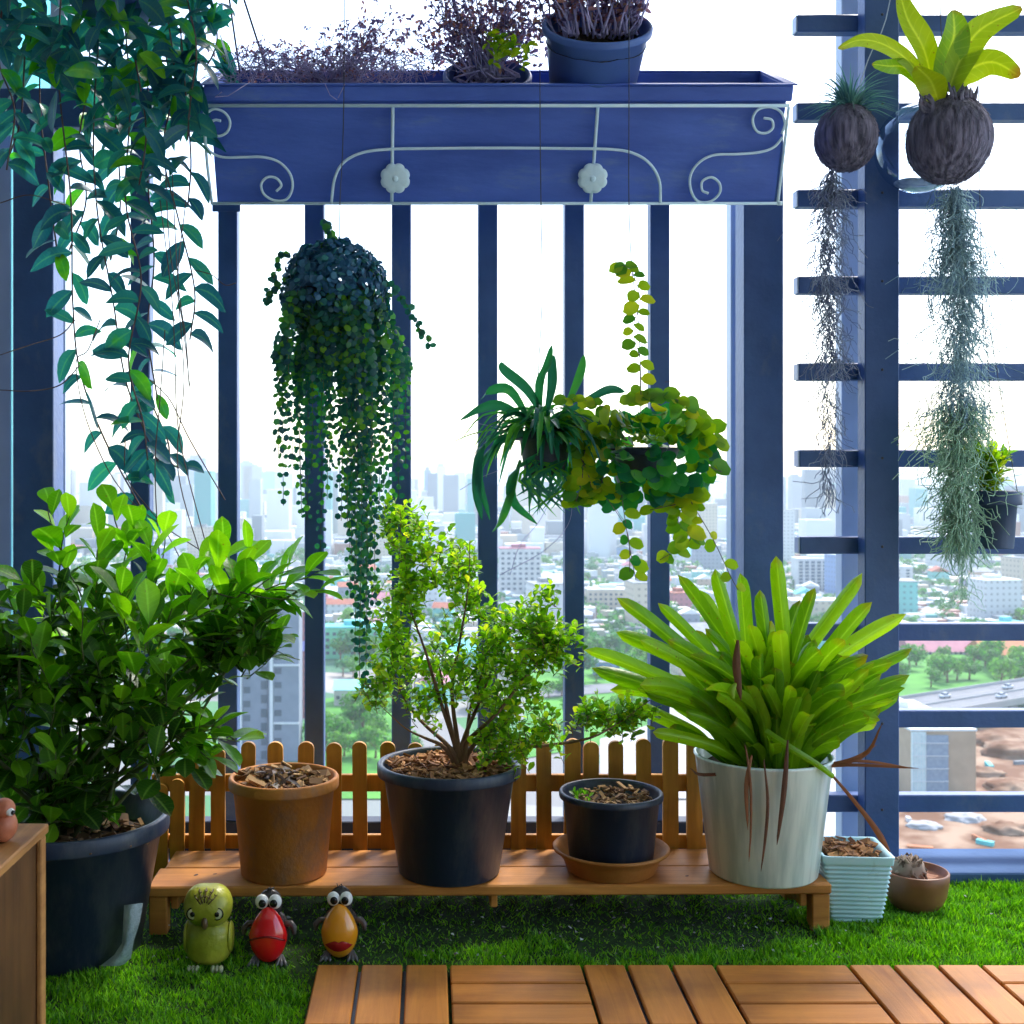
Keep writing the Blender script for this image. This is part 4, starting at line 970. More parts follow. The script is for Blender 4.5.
def vine(pth, n, r0=.017, y=YH-.09, both=True, dens=None, mb=None):
    path = bez([P(x, yy, y) for x, yy in pth], 8); S_.tube(path, .0012, 4)
    for i in range(n):
        s = (i+.5)/n*(len(path)-1); j = int(s); p = path[j].lerp(path[min(j+1, len(path)-1)], s-j)
        sd_ = (-1) ** i if both else rnd.choice((-1, 1)); rleaf(p, Vector((sd_, U(-.3, .3), U(-.5, .3))), r0*U(.75, 1.15), mb)
vine([(641, 400), (640, 360), (633, 330), (640, 300), (632, 272), (622, 265)], 24, .0175)
vine([(600, 420), (585, 450), (582, 480), (575, 505)], 20, .018); vine([(590, 430), (575, 440), (590, 480), (590, 500)], 18, .016)
vine([(605, 470), (598, 490), (580, 500)], 12, .018)
vine([(680, 410), (700, 425), (712, 440), (716, 445)], 7, .02); vine([(690, 450), (707, 465), (722, 472)], 4, .021)
vine([(650, 480), (680, 490), (690, 500), (650, 510)], 16, .02)
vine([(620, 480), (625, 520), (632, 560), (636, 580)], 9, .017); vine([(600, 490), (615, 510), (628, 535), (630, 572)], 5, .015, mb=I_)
vine([(690, 495), (678, 520), (690, 540), (660, 560)], 17, .02); vine([(690, 500), (705, 525), (716, 545), (730, 575), (738, 590)], 7, .014)
vine([(625, 400), (660, 395), (690, 405)], 16, .02); vine([(560, 400), (585, 400), (610, 410)], 10, .015)
for pth in ([(665, 382), (690, 382), (712, 394)], [(640, 480), (680, 472), (700, 480), (722, 482)], [(605, 490), (620, 515), (632, 530)]): S_.tube(bez([P(x, y, YH) for x, y in pth], 6), .0009, 4)
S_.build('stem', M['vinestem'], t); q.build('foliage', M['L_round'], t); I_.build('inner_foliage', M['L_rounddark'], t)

# D: the big trailing vine at the top left
YV = 3.12
c = P(120, -40, YV)
t = thing('trailing_vine', 'big-leaved blue green vine trailing from a hanging pot at the top left', 'hanging plant', c)
q = MB(); pot_shape(q, P(125, 12, YV), .12, .16, .2, seg=40); q.build('pot', M['greypot'], t)
q = MB()
for dx in (-.1, .1): q.tube([P(125, -45, YV)+Vector((dx, 0, 0)), Vector((P(125, 0, YV).x, YV, 2.9))], .002, 5)
q.build('wire', M['wire'], t)
q, S_ = MB(), MB()
def vleaf(p, d, s=1.0): q.leaf(p, d, Vector((U(-.7, .7), U(-1, -.2), U(-.2, .9))), U(.08, .118)*s, U(.036, .052)*s, 'oval', droop=U(.2, 1.3), fold=U(.08, .2), n=6)
strands = [([(60, -20), (58, 80), (70, 200), (75, 300), (82, 370), (105, 440), (150, 520)], 30), ([(30, -10), (25, 60), (20, 120), (10, 160)], 14), ([(5, 0), (0, 60), (12, 110), (5, 170)], 14), ([(45, 0), (40, 100), (48, 190), (60, 260)], 16),
           ([(100, 10), (95, 120), (100, 210), (112, 300), (125, 380), (150, 440), (165, 480)], 30), ([(120, 0), (130, 100), (125, 200), (140, 280), (130, 360), (145, 420), (150, 460)], 34), ([(145, 0), (150, 90), (148, 180), (155, 260), (150, 330), (158, 400)], 30),
           ([(165, 0), (175, 80), (165, 150), (180, 220), (192, 290), (188, 340)], 22), ([(190, 0), (196, 50), (192, 100), (188, 140)], 14), ([(205, -10), (214, 30), (215, 50), (205, 70)], 12), ([(80, 0), (90, 70), (80, 140), (85, 200), (70, 250)], 18),
           ([(110, 60), (115, 150), (118, 210), (108, 260)], 16), ([(180, 20), (188, 100), (188, 160), (186, 205)], 10), ([(150, 400), (165, 440), (175, 465), (200, 470)], 7), ([(135, 60), (145, 130), (140, 190)], 16), ([(160, 30), (170, 90), (160, 130)], 14)]
for pth, n in strands:
    dy = U(-.09, .09); path = bez([P(x+U(-3, 3), y, YV+dy) for x, y in pth], 8); S_.tube(path, .0024, 5)
    n = int(n*1.0)
    for i in range(n):
        s = (i+.5)/n*(len(path)-1); j = int(s); p = path[j].lerp(path[min(j+1, len(path)-1)], s-j)
        sd_ = 1 if i % 2 else -1; vleaf(p, Vector((sd_*U(.35, 1), U(-.6, .5), U(-.8, .45))), U(.75, 1.1))
for k in range(250):      # the dense head
    x = U(-15, 222); ymax = 40 + 95*math.exp(-((x-120)/85)**2); y = U(-40, min(ymax, 80 if x > 190 else 400))
    p = P(x, y, YV+U(-.16, .14)); vleaf(p, Vector((U(-1, 1), U(-.7, .5), U(-.8, .3))), U(.8, 1.1))
# bare, thin tendrils
for pth in ([(165, 160), (170, 250), (182, 320), (190, 388)], [(172, 170), (178, 280), (186, 340), (189, 385)], [(160, 200), (172, 300), (175, 360), (180, 440), (210, 560)], [(186, 200), (178, 280), (184, 380), (178, 470), (205, 570)], [(75, 320), (60, 335), (30, 345), (0, 355)], [(80, 365), (60, 385), (30, 391), (0, 390)],
            [(195, 270), (212, 275), (225, 285), (236, 283)], [(150, 380), (170, 400), (190, 440), (225, 500)], [(100, 320), (88, 350), (76, 365), (90, 430), (130, 500), (215, 560)], [(65, 205), (30, 195), (0, 203)], [(165, 330), (160, 400), (155, 470), (160, 570)], [(125, 440), (128, 480), (165, 530), (200, 600)]):
    S_.tube(bez([P(x, y, YV-.04+U(-.03, .03)) for x, y in pth], 7), .0017, 4)
S_.build('stem', M['vinestem'], t); q.build('foliage', M['L_vine'], t)

# wires from the ceiling to the left end of the planter
t = MB(); t.tube([P(240, 74, 3.25), P(228, -10, 3.25), Vector((P(222, -10, 3.25).x, 3.25, 2.9))], .0028, 6); t.solo('hanging_wire', M['wire'], 'near upright dark wire above the left end of the trough planter', 'wire', 'wires above the trough planter', P(240, 74, 3.25))
t = MB(); t.tube([P(268, 74, 3.25), P(241, -10, 3.25), Vector((P(232, -10, 3.25).x, 3.25, 2.9))], .003, 6); t.solo('hanging_wire', M['wire'], 'slanting dark wire above the left end of the trough planter, right of the upright one', 'wire', 'wires above the trough planter', P(268, 74, 3.25))

# ------------------------------------------------------------ coconut planters and moss on the screen
YK = 3.3
def moss(q, path, w0, w1, n, ln=(.05, .12), r=.0011, out=.5, mi=0):
    path = bez(path, 8); m = len(path)-1
    for k in range(n):
        s = U(0, 1); j = min(int(s*m), m-1); p = path[j].lerp(path[j+1], s*m-j); w = w0+(w1-w0)*s
        a = U(0, 6.28); rr = abs(rnd.gauss(0, .5))*w; p = p+Vector((math.cos(a)*rr, math.sin(a)*rr*.6, 0))
        L_ = U(*ln); d = Vector((math.cos(a)*out*U(-.3, 1), math.sin(a)*out*.6, -1)); pts = [p.copy()]
        for i in range(6):
            d = (d + rvec()*.75 + Vector((0, 0, -.22))).normalized(); p = p+d*L_/6; pts.append(p.copy())
        q.tube(pts, r*U(.7, 1.2), 3, mi, cap=False)
def husk(q, c, rx, rz, seed):
    def f(v):
        a = math.atan2(v.y, v.x); k = 1+.02*noise.noise(Vector((math.cos(a)*9, math.sin(a)*9, v.z*1.2+seed)))*2+.02*noise.noise(Vector((math.cos(a)*30, math.sin(a)*30, v.z*2+seed)))
        return Vector((v.x*k, v.y*k, v.z))
    q.ell(c, (rx, rx, rz), 72, 36, f=f)
    for _ in range(420):        # loose fibres
        a = U(0, 6.28); th = U(.3, 2.7); pts = []
        for i in range(5):
            h = th+i*.09; rr = 1.012+.03*(i == 4)*U(0, 1.5)
            pts.append(c+Vector((math.cos(a+i*U(-.03, .03))*math.sin(h)*rx*rr, math.sin(a)*math.sin(h)*rx*rr, math.cos(h)*rz*rr)))
        q.tube(pts, .0007, 3, cap=False)
c = P(846, 138, YK)
t = thing('coconut_planter', 'smaller coconut husk planter with a spiky blue green air plant', 'hanging plant', c)
q = MB(); husk(q, c, .083, .092, 2); q.build('husk', M['husk'], t)
q = MB(); hang_wire(q, [c+Vector((.02, 0, .09)), P(868, 60, YK), P(890, 0, YK), Vector((P(905, 0, YK).x, YK, 2.9))], .0016); q.build('wire', M['frame'], t)
q = MB(); b0 = c+Vector((.012, 0, .07))
for k in range(150):
    az = U(0, 6.28); el = U(-.15, 1.4); ln = U(.07, .135); o_ = Vector((math.cos(az), math.sin(az)*.8, 0))
    s0 = b0+o_*.02+Vector((0, 0, U(0, .03))); m1 = s0+o_*ln*.45*math.cos(el)+Vector((0, 0, ln*.5*math.sin(el))); e = m1+o_*ln*.55*math.cos(el-.5)+Vector((0, 0, ln*.45*math.sin(el-.6)))
    q.strap([s0, m1, e], lambda s: .0075*(1-s*.95), o_.cross(Vector((0, 0, 1)))+rvec()*.2, .3, 4)
q.build('foliage', M['L_till'], t)
for pth in ([(862, 75), (850, 58), (842, 62)], [(868, 80), (858, 55), (838, 52)]): pass
mo = MB(); moss(mo, [P(833, 168, YK-.02), P(832, 200, YK-.02)], .012, .04, 170, r=.0013)
moss(mo, [P(832, 195, YK-.02), P(828, 280, YK-.02), P(832, 360, YK-.02)], .055, .05, 560); moss(mo, [P(832, 350, YK-.02), P(828, 400, YK-.02), P(832, 440, YK-.02), P(826, 490, YK-.02)], .045, .018, 170)
mo.solo('hanging_moss', M['moss_dark'], 'thin dark grey beard of air moss hanging under the smaller coconut', 'moss', 'beards of air moss', P(833, 168, YK))

c = P(949, 140, YK-.05)
t = thing('coconut_planter', 'larger coconut husk planter with broad yellow green leaves', 'hanging plant', c)
q = MB(); husk(q, c, .109, .119, 9)
for _ in range(60):
    a = U(0, 6.28); r0 = U(.03, .075); z = math.sqrt(max(0, 1-(r0/.113)**2))*.118; b0 = c+Vector((math.cos(a)*r0, math.sin(a)*r0, z-.01))
    q.tube([b0, b0+Vector((math.cos(a)*.006, 0, .02)), b0+Vector((U(-.015, .015), U(-.01, .01), U(.03, .055)))], [.007, .006, .002], 5)
for k in range(4):
    a = U(0, 3); q.tube([c+Vector((-.085+.018*math.cos(g+a), -.06, .075+.02*math.sin(g)+k*.006)) for g in [6.28*i/12 for i in range(13)]], .004, 6)
q.build('husk', M['husk'], t)
q = MB(); hang_wire(q, [c+Vector((.01, 0, .1)), P(944, 60, YK-.05), P(940, 0, YK-.05), Vector((P(938, 0, YK-.05).x, YK-.05, 2.9))], .0014); q.build('wire', M['wire'], t)
q = MB(); YL = YK-.1
def fern(pts, W, side=(1, .25, .2)):
    def f(s): return W*(.25+.95*math.sin(math.pi*min(1, .12+s*.82))) if s < .97 else W*.15
    q.strap([P(x, y, YL+dy) for x, y, dy in pts], f, Vector(side), .14, 6)
fern([(925, 95, 0), (912, 65, -.03), (885, 45, -.06), (860, 40, -.08), (838, 48, -.1)], .034, (.3, -.4, 1))
fern([(926, 88, 0), (905, 68, -.02), (888, 66, -.05), (872, 64, -.06)], .034, (.1, -.4, 1))
fern([(934, 92, 0), (924, 50, -.02), (908, 20, -.03), (900, -6, -.02)], .062, (1, .2, .5))
fern([(938, 100, 0), (930, 80, -.04), (916, 66, -.08)], .06, (1, .1, -.2))
fern([(944, 90, 0), (947, 60, -.02), (954, 35, -.04), (953, 10, -.05)], .078, (1, .25, 0))
fern([(948, 92, 0), (960, 60, -.02), (980, 30, -.04), (1022, 8, -.06)], .066, (.5, .1, -1))
fern([(952, 90, 0), (966, 72, -.02), (992, 62, -.05), (1020, 76, -.08)], .062, (.3, -.4, 1))
fern([(941, 92, 0), (938, 70, -.01), (940, 52, -.01)], .03); fern([(950, 90, .03), (956, 70, .04), (962, 50, .05)], .04)
q.build('foliage', M['L_fern'], t)
gm2, N, Lk, bb = nmat('clear_glass')
N.remove(bb); tr = N.new('ShaderNodeBsdfTransparent'); tr.inputs[0].default_value = (.88, .93, .97, 1)
go = N.new('ShaderNodeBsdfGlossy'); go.inputs[0].default_value = (.6, .72, .85, 1); go.inputs['Roughness'].default_value = .02; ms = N.new('ShaderNodeMixShader'); fr_ = N.new('ShaderNodeLayerWeight'); fr_.inputs[0].default_value = .5
pw = N.new('ShaderNodeMath'); pw.operation = 'MULTIPLY_ADD'; pw2 = N.new('ShaderNodeMath'); pw2.operation = 'POWER'; pw2.inputs[1].default_value = 2.6; Lk.new(fr_.outputs['Facing'], pw2.inputs[0]); Lk.new(pw2.outputs[0], pw.inputs[0]); pw.inputs[1].default_value = .8; pw.inputs[2].default_value = .05; Lk.new(pw.outputs[0], ms.inputs[0]); Lk.new(tr.outputs[0], ms.inputs[1]); Lk.new(go.outputs[0], ms.inputs[2]); Lk.new(ms.outputs[0], N['Material Output'].inputs[0])
cg = P(921, 148, YK+.06)
t = thing('glass_globe', 'clear glass globe with a little pale sand hanging behind the larger coconut', 'glass globe', cg)
q = MB(); q.ell(cg, (.124, .124, .124), 48, 32); q.build('globe', gm2, t)
q = MB(); q.ell(cg, (.1205, .1205, .1205), 40, 24, f=lambda v: Vector((v.x, v.y, v.z)) if v.z < -.8 else Vector((v.x, v.y, 0)).normalized()*(.6*(1-v.z)/1.8) + Vector((0, 0, -.8+.03*math.sin(v.x*7)))); q.build('sand', mat('pale_sand', (.35, .45, .6), (.6, .68, .78), 60, .9), t)
mo = MB(); Ym = YK-.03
moss(mo, [P(953, 184, Ym), P(958, 260, Ym)], .045, .085, 620, mi=1, r=.0013); moss(mo, [P(958, 250, Ym), P(962, 330, Ym), P(960, 420, Ym)], .1, .09, 1100, mi=1, out=.8)
moss(mo, [P(960, 400, Ym), P(956, 440, Ym), P(958, 490, Ym), P(962, 540, Ym)], .105, .045, 1200, mi=0, out=.9, ln=(.05, .13), r=.0013)
moss(mo, [P(962, 520, Ym), P(965, 570, Ym), P(960, 595, Ym)], .03, .012, 40, mi=0)
for k in range(46):
    p = P(U(930, 990), U(210, 530), Ym-.03); s_ = 1 if p.x > P(960, 0, Ym).x else -1; mo.tube([p, p+Vector((s_*U(.03, .06), -.01, U(-.02, .03))), p+Vector((s_*U(.06, .13), -.02, U(-.06, .03)))], .0011, 3, 1 if p.z > P(0, 420, Ym).z else 0, cap=False)
mo.solo('hanging_moss', [M['moss_green'], M['moss']], 'long thick grey green beard of air moss hanging under the larger coconut', 'moss', 'beards of air moss', P(953, 184, Ym))

c = P(994, 548, YK)
t = thing('hanging_pot', 'small dark hanging pot of lime green leaves on the screen at the right edge', 'hanging plant', c)
q = MB(); pot_shape(q, c, .05, .071, .158, seg=40, rimh=.04); q.build('pot', M['greypot'] if False else mat('dark_blue_plastic', (.025, .05, .12), (.04, .075, .16), 8, .45), t)
q = MB(); hang_wire(q, [P(1018, 495, YK), P(1008, 440, YK), P(990, 330, YK), P(982, 300, YK), Vector((P(975, 300, YK).x, YK, 2.9))]); hang_wire(q, [P(985, 495, YK), P(990, 400, YK), P(984, 320, YK), P(982, 300, YK)]); q.build('wire', M['wire'], t)
q, S_ = MB(), MB()
for k in range(75):
    a = U(0, 6.28); v = Vector((math.cos(a)*U(0, .8), math.sin(a)*.6, U(.2, 1))); spray(q, S_, c+Vector((-.022+v.x*.085, v.y*.06, .15+v.z*.125)), v, 5, .04, .02, 'oval', seglen=.05)
S_.build('stem', M['stemgreen'], t); q.build('foliage', M['L_lime'], t)

# ------------------------------------------------------------ plants standing in the trough planter
def in_planter(x, px_y=None, depth=.13, up=.262): return PM @ Vector((x, depth, up))
def twiggy(q, LQ_, base, ell_list, n, thick=.003, leafy=5, ls=.011, curl=1.0):
    for k in range(n):
        e = rnd.choice(ell_list); p, v = in_ell(e)
        path = twig_path(base+Vector((U(-.03, .03), U(-.03, .03), 0)), p, .02, .03, 6); q.tube(path, [thick, thick*.8, thick*.65, thick*.5, thick*.4, thick*.3, thick*.2], 4)
        for j in range(5):
            s = path[rnd.choice((3, 4, 5, 6))]; d = (rvec()+Vector((0, 0, .3))).normalized(); e2 = s+d*U(.02, .05); LQ_ and None
            q.tube([s, s.lerp(e2, .5)+rvec()*.006, e2], .0008, 3)
            for _ in range(leafy): LQ_.leaf(e2+rvec()*.006, rvec(), rvec(), ls*U(.8, 1.6), ls*.7, 'oval', droop=curl, fold=.3, n=2)
YP = 3.2
q, l_ = MB(), MB(); base = in_planter(-.25)
cc = Vector(base)
t = thing('dried_plant', 'sprawling dried grey purple twigs in the left half of the trough planter', 'plant', cc)
twiggy(q, l_, base, [E(330, 55, YP, 75, 25, .07), E(370, 45, YP, 50, 30, .07), E(265, 68, YP, 55, 16, .07), E(385, 35, YP, 40, 34, .07), E(350, 70, YP, 90, 14, .07)], 90, .0024, 3, .012)
for k in range(340):
    a = P(U(225, 430), U(60, 88), YP-U(0, .13)); 
    if True:
        b2 = a+Vector((U(-.09, .09), U(-.03, .03), U(-.01, .05))); q.tube(bez([a, a.lerp(b2, .5)+Vector((0, 0, U(0, .03))), b2], 3), U(.0007, .0014), 3, cap=False)
for pth in ([(250, 82), (228, 96), (215, 97), (222, 92)], [(325, 84), (330, 95), (337, 100)], [(345, 84), (338, 98)]): q.tube([P(x, y, 3.03) for x, y in pth], .0014, 4)
q.build('twigs', M['twig'], t); l_.build('dry_leaves', M['L_purple'], t)

RT = Matrix.Rotation(PT+R(14), 4, 'X').to_3x3().to_4x4()
def tilted_pot(bp, rb, rt2, h, m, t):
    q = MB(); q2 = MB(); pot_shape(q2, (0, 0, 0), rb, rt2, h, rim=.008, rimh=.02, seg=56, soil=.05)
    q2.v = [tuple((RT @ Vector(v)) + bp) for v in q2.v]; q2.build('pot', m, t)
    s_ = soil_disc((0, 0, 0), rt2-.012, .01); s_.v = [tuple((RT @ (Vector(v)+Vector((0, 0, h-.05)))) + bp) for v in s_.v]; s_.build('soil', M['soil'], t)
bp = PM @ Vector((.152, .15, .19)); top = bp + RT @ Vector((0, 0, .1))
t = thing('potted_plant', 'wiry reddish purple shrub in a low pot sunk in the middle of the trough planter', 'potted plant', bp)
tilted_pot(bp, .085, .118, .13, M['greypot'], t)
q, l_ = MB(), MB()
root = RT @ Vector((0, 0, .11)) + bp
twiggy(q, l_, root, [E(480, 20, YP, 60, 45, .1), E(440, 35, YP, 50, 30, .1), E(520, 25, YP, 38, 35, .1), E(470, -30, YP, 70, 40, .1)], 100, .003, 4, .014, .3)
for k in range(40): q.tube(twig_path(root+rvec()*.04, root+Vector((U(-.09, .09), -.01, U(-.0, .035))), 0, .02, 3), .003, 5)
q.build('twigs', M['twig'], t); l_.build('foliage', M['L_purple'], t)
q, S_ = MB(), MB()
for k in range(16): spray(q, S_, P(U(495, 536), U(34, 56), 3.08), Vector((U(-.2, 1), 0, U(-.3, .8))), 5, .03, .018, 'oval', seglen=.05)
q.build('lime_shoot', M['L_lime'], t)

bp = PM @ Vector((.43, .13, .215)); h_ = .235
t = thing('potted_plant', 'tall blue grey plastic pot of purple succulent stems on top of the trough planter', 'potted plant', bp)
tilted_pot(bp, .104, .142, h_, M['greypot'], t)
q, l_ = MB(), MB(); root = RT @ Vector((0, 0, h_-.04)) + bp
for k in range(70):
    a = root+Vector((U(-.1, .1), U(-.05, .05), 0)); e = a+Vector((U(-.05, .05)+(a.x-root.x)*.5, U(-.03, .03), U(.08, .2))); pth = twig_path(a, e, 0, .02, 5); q.tube(pth, [.0032, .003, .0028, .0025, .002, .0014], 5)
    for p in pth[2:]:
        for _ in range(3): l_.leaf(p, (rvec()+Vector((0, 0, .4))), rvec(), U(.02, .032), .011, 'lance', droop=.3, fold=.3, n=3)
q.build('stem', M['twig'], t); l_.build('foliage', M['L_purple'], t)
# ------------------------------------------------------------ the city far below
def G(px, py, z=GZ): return PG(px, py, z)
def gmat(name, cols, scale):
    m, N, Lk, b = nmat(name); tc = N.new('ShaderNodeTexCoord'); vo = N.new('ShaderNodeTexVoronoi'); vo.inputs['Scale'].default_value = scale
    Lk.new(tc.outputs['Object'], vo.inputs[0]); cr = N.new('ShaderNodeValToRGB'); cr.color_ramp.interpolation = 'CONSTANT'
    sp = N.new('ShaderNodeSeparateColor'); Lk.new(vo.outputs['Color'], sp.inputs[0]); Lk.new(sp.outputs[0], cr.inputs[0])
    e = cr.color_ramp.elements; e[0].position = 0; e[0].color = (*cols[0], 1); e[1].position = 1/len(cols); e[1].color = (*cols[1], 1)
    for i, c_ in enumerate(cols[2:]): x = e.new((i+2)/len(cols)); x.color = (*c_, 1)
    Lk.new(cr.outputs[0], b.inputs['Base Color']); b.inputs['Roughness'].default_value = .9; return m
q = MB(); q.add([(-30000, -3000, GZ), (30000, -3000, GZ), (30000, 40000, GZ), (-30000, 40000, GZ)], [(0, 1, 2, 3)], smooth=False)
struct(q.build('ground', gmat('city_ground', [(.16, .18, .17), (.03, .13, .04), (.24, .24, .23), (.04, .16, .05), (.17, .17, .17), (.3, .27, .24), (.03, .12, .06)], .028)))

cols = {'white': (.52, .53, .53), 'cream': (.5, .43, .33), 'grey': (.2, .235, .3), 'pink': (.4, .13, .15), 'teal': (.12, .42, .38), 'brick': (.38, .14, .08), 'tan': (.38, .28, .19), 'blue': (.15, .25, .45)}
def facade(name, wall, pitchx=3.4, pitchz=3.2, win=None, wx=(.25, .62), wz=(.34, .7)):
    win = win or tuple(w*.5+.02 for w in wall)
    m, N, Lk, b = nmat(name); g = N.new('ShaderNodeTexCoord'); sp = N.new('ShaderNodeSeparateXYZ'); Lk.new(g.outputs['Object'], sp.inputs[0])
    ge = N.new('ShaderNodeNewGeometry'); sn = N.new('ShaderNodeSeparateXYZ'); Lk.new(ge.outputs['Normal'], sn.inputs[0])
    def mth(op, a, b_=None):
        n = N.new('ShaderNodeMath'); n.operation = op
        for i, v in enumerate((a, b_)):
            if v is None: continue
            if isinstance(v, (int, float)): n.inputs[i].default_value = v
            else: Lk.new(v, n.inputs[i])
        return n.outputs[0]
    h = mth('ADD', sp.outputs[0], sp.outputs[1]); fx = mth('FRACT', mth('DIVIDE', h, pitchx)); fz = mth('FRACT', mth('DIVIDE', sp.outputs[2], pitchz))
    a = mth('MULTIPLY', mth('GREATER_THAN', fx, wx[0]), mth('LESS_THAN', fx, wx[1])); a = mth('MULTIPLY', a, mth('MULTIPLY', mth('GREATER_THAN', fz, wz[0]), mth('LESS_THAN', fz, wz[1])))
    a = mth('MULTIPLY', a, mth('LESS_THAN', mth('ABSOLUTE', sn.outputs[2]), .3))
    mx = N.new('ShaderNodeMix'); mx.data_type = 'RGBA'; Lk.new(a, mx.inputs[0]); mx.inputs[6].default_value = (*wall, 1); mx.inputs[7].default_value = (*win, 1)
    Lk.new(mx.outputs[2], b.inputs['Base Color']); b.inputs['Roughness'].default_value = .7; return m
FM = {k: facade('facade_' + k, v) for k, v in cols.items()}
PMt = {k: mat('paint_' + k, v, tuple(x*.85 for x in v), .3, .8) for k, v in cols.items()}
RM = {'red': mat('roof_red', (.26, .07, .04), (.36, .11, .06), .5, .8), 'grey': mat('roof_grey', (.17, .19, .21), (.27, .29, .31), .4, .8), 'teal': mat('roof_teal', (.06, .4, .42), (.1, .5, .5), .4, .7),
      'white': mat('roof_white', (.55, .57, .6), (.62, .64, .65), .4, .7), 'purple': mat('roof_purple', (.34, .24, .5), None), 'pink': mat('roof_pink', (.28, .09, .14), (.36, .14, .18), .2, .8), 'orange': mat('roof_orange', (.34, .11, .035), (.42, .16, .06), .3, .8), 'cyan': mat('roof_cyan', (.2, .65, .68), None), 'blue': mat('roof_blue', (.12, .22, .42), None)}
WIN = mat('dark_window', (.06, .09, .13), None, rough=.2)

def block(name, label, x, y, w, d, h, body, roof=None, rooftype='flat', rot=0, cat='building', group=None, parts=True):
    t = thing(name, label, cat, (x, y, GZ), group)
    q = MB(); q.box((x-w/2, y-d/2, GZ), (x+w/2, y+d/2, GZ+h)); q.build('wall', body, t)
    q = MB(); rm = RM[roof or 'grey']
    if rooftype == 'gable':
        rh = min(w, d)*.28; o_ = .5
        if w >= d: vs = [(x-w/2-o_, y-d/2-o_, GZ+h+.02), (x+w/2+o_, y-d/2-o_, GZ+h+.02), (x+w/2+o_, y+d/2+o_, GZ+h+.02), (x-w/2-o_, y+d/2+o_, GZ+h+.02), (x-w/2-o_, y, GZ+h+rh), (x+w/2+o_, y, GZ+h+rh)]; fs = [(0, 1, 5, 4), (2, 3, 4, 5), (1, 2, 5), (3, 0, 4), (3, 2, 1, 0)]
        else: vs = [(x-w/2-o_, y-d/2-o_, GZ+h+.02), (x+w/2+o_, y-d/2-o_, GZ+h+.02), (x+w/2+o_, y+d/2+o_, GZ+h+.02), (x-w/2-o_, y+d/2+o_, GZ+h+.02), (x, y-d/2-o_, GZ+h+rh), (x, y+d/2+o_, GZ+h+rh)]; fs = [(0, 1, 4), (1, 2, 5, 4), (2, 3, 5), (3, 0, 4, 5), (3, 2, 1, 0)]
        q.add(vs, fs, smooth=False)
    else:
        q.box((x-w/2-.2, y-d/2-.2, GZ+h+.01), (x+w/2+.2, y+d/2+.2, GZ+h+.5))
        q.box((x-w*.2, y-d*.1, GZ+h+.51), (x+w*.15, y+d*.3, GZ+h+2.6))
    q.build('roof', rm, t); t.rotation_euler = (0, 0, rot); return t
wmesh = {}
def windows(t, x, yf, zs, xs, w, h, m=WIN, name='window'):
    """window parts on the camera-facing wall; copies share one mesh"""
    key = (round(w, 2), round(h, 2), m.name)
    if key not in wmesh:
        q = MB(); q.box((-w/2, -.15, -h/2), (w/2, -.003, h/2)); o = q.build(name, m); wmesh[key] = o.data; bpy.data.objects.remove(o)
    for zz in zs:
        for xx in xs:
            o = bpy.data.objects.new(name, wmesh[key]); sc.collection.objects.link(o); o.parent = t; o.location = Vector((x+xx, yf, zz)) - Vector(t['_w'])
def from_px(x0, x1, ytop, D, depth):
    """footprint and height of a block standing at distance D whose front spans x0..x1 and whose top shows at ytop"""
    a, b_ = (x0-CX)*D/F, (x1-CX)*D/F; return (a+b_)/2, D+depth/2, b_-a, depth, (CZ-(ytop-CY)*D/F)-GZ
# grey apartment tower just left of the middle
x, y, w, d, h = from_px(268, 299, 606, 340, 9); gt = block('apartment_tower', 'tall grey apartment tower with a white pipe line seen between the bars at the left', x, y, w, d, h, PMt['grey'], 'white')
q = MB(); q.box(((240-CX)*341/F, 341, GZ), ((267.5-CX)*341/F, 352, CZ-(637-CY)*341/F)); q.build('wing', PMt['grey'], gt)
q = MB(); q.box(((270-CX)*340/F, 339.3, GZ), ((273-CX)*340/F, 339.95, CZ-(606-CY)*340/F)); q.build('pipe', RM['white'], gt)
q = MB(); q.box(((239-CX)*340/F, 340.2, GZ), ((241.5-CX)*340/F, 340.95, CZ-(637-CY)*340/F)); q.build('pipe', RM['white'], gt)
for yy in (666, 724): 
    q = MB(); q.box(((273.5-CX)*340/F, 339.6, CZ-(yy-CY)*340/F), ((299-CX)*340/F, 339.95, CZ-(yy-2-CY)*340/F)); q.build('band', RM['white'], gt)
windows(gt, (278-CX)*340/F, 340, [CZ-(yy-CY)*340/F for yy in range(615, 760, 14)], [0], 2.0, 1.7)
windows(gt, 0, 341, [CZ-(yy-CY)*341/F for yy in range(648, 760, 14)], [(247-CX)*341/F], 1.9, 1.8)
windows(gt, 0, 341, [CZ-(yy-CY)*341/F for yy in range(643, 760, 14)], [(264-CX)*341/F], 1.7, 2.4)
x, y, w, d, h = from_px(299, 312, 612, 400, 12); ct = block('apartment_tower', 'narrow coral pink tower right beside the grey apartment tower', x, y, w, d, h, PMt['pink'], 'white')
windows(ct, x, 400, [CZ-(yy-CY)*400/F for yy in range(618, 720, 8)], [-1.5, 0, 1.5], .8, 1.2)
q = MB(); q.box((x-w/2-.1, 399.5, CZ-(651-CY)*400/F), (x+w/2+.1, 399.9, CZ-(641-CY)*400/F)); q.build('balcony', mat('violet_paint', (.3, .25, .6)), ct)
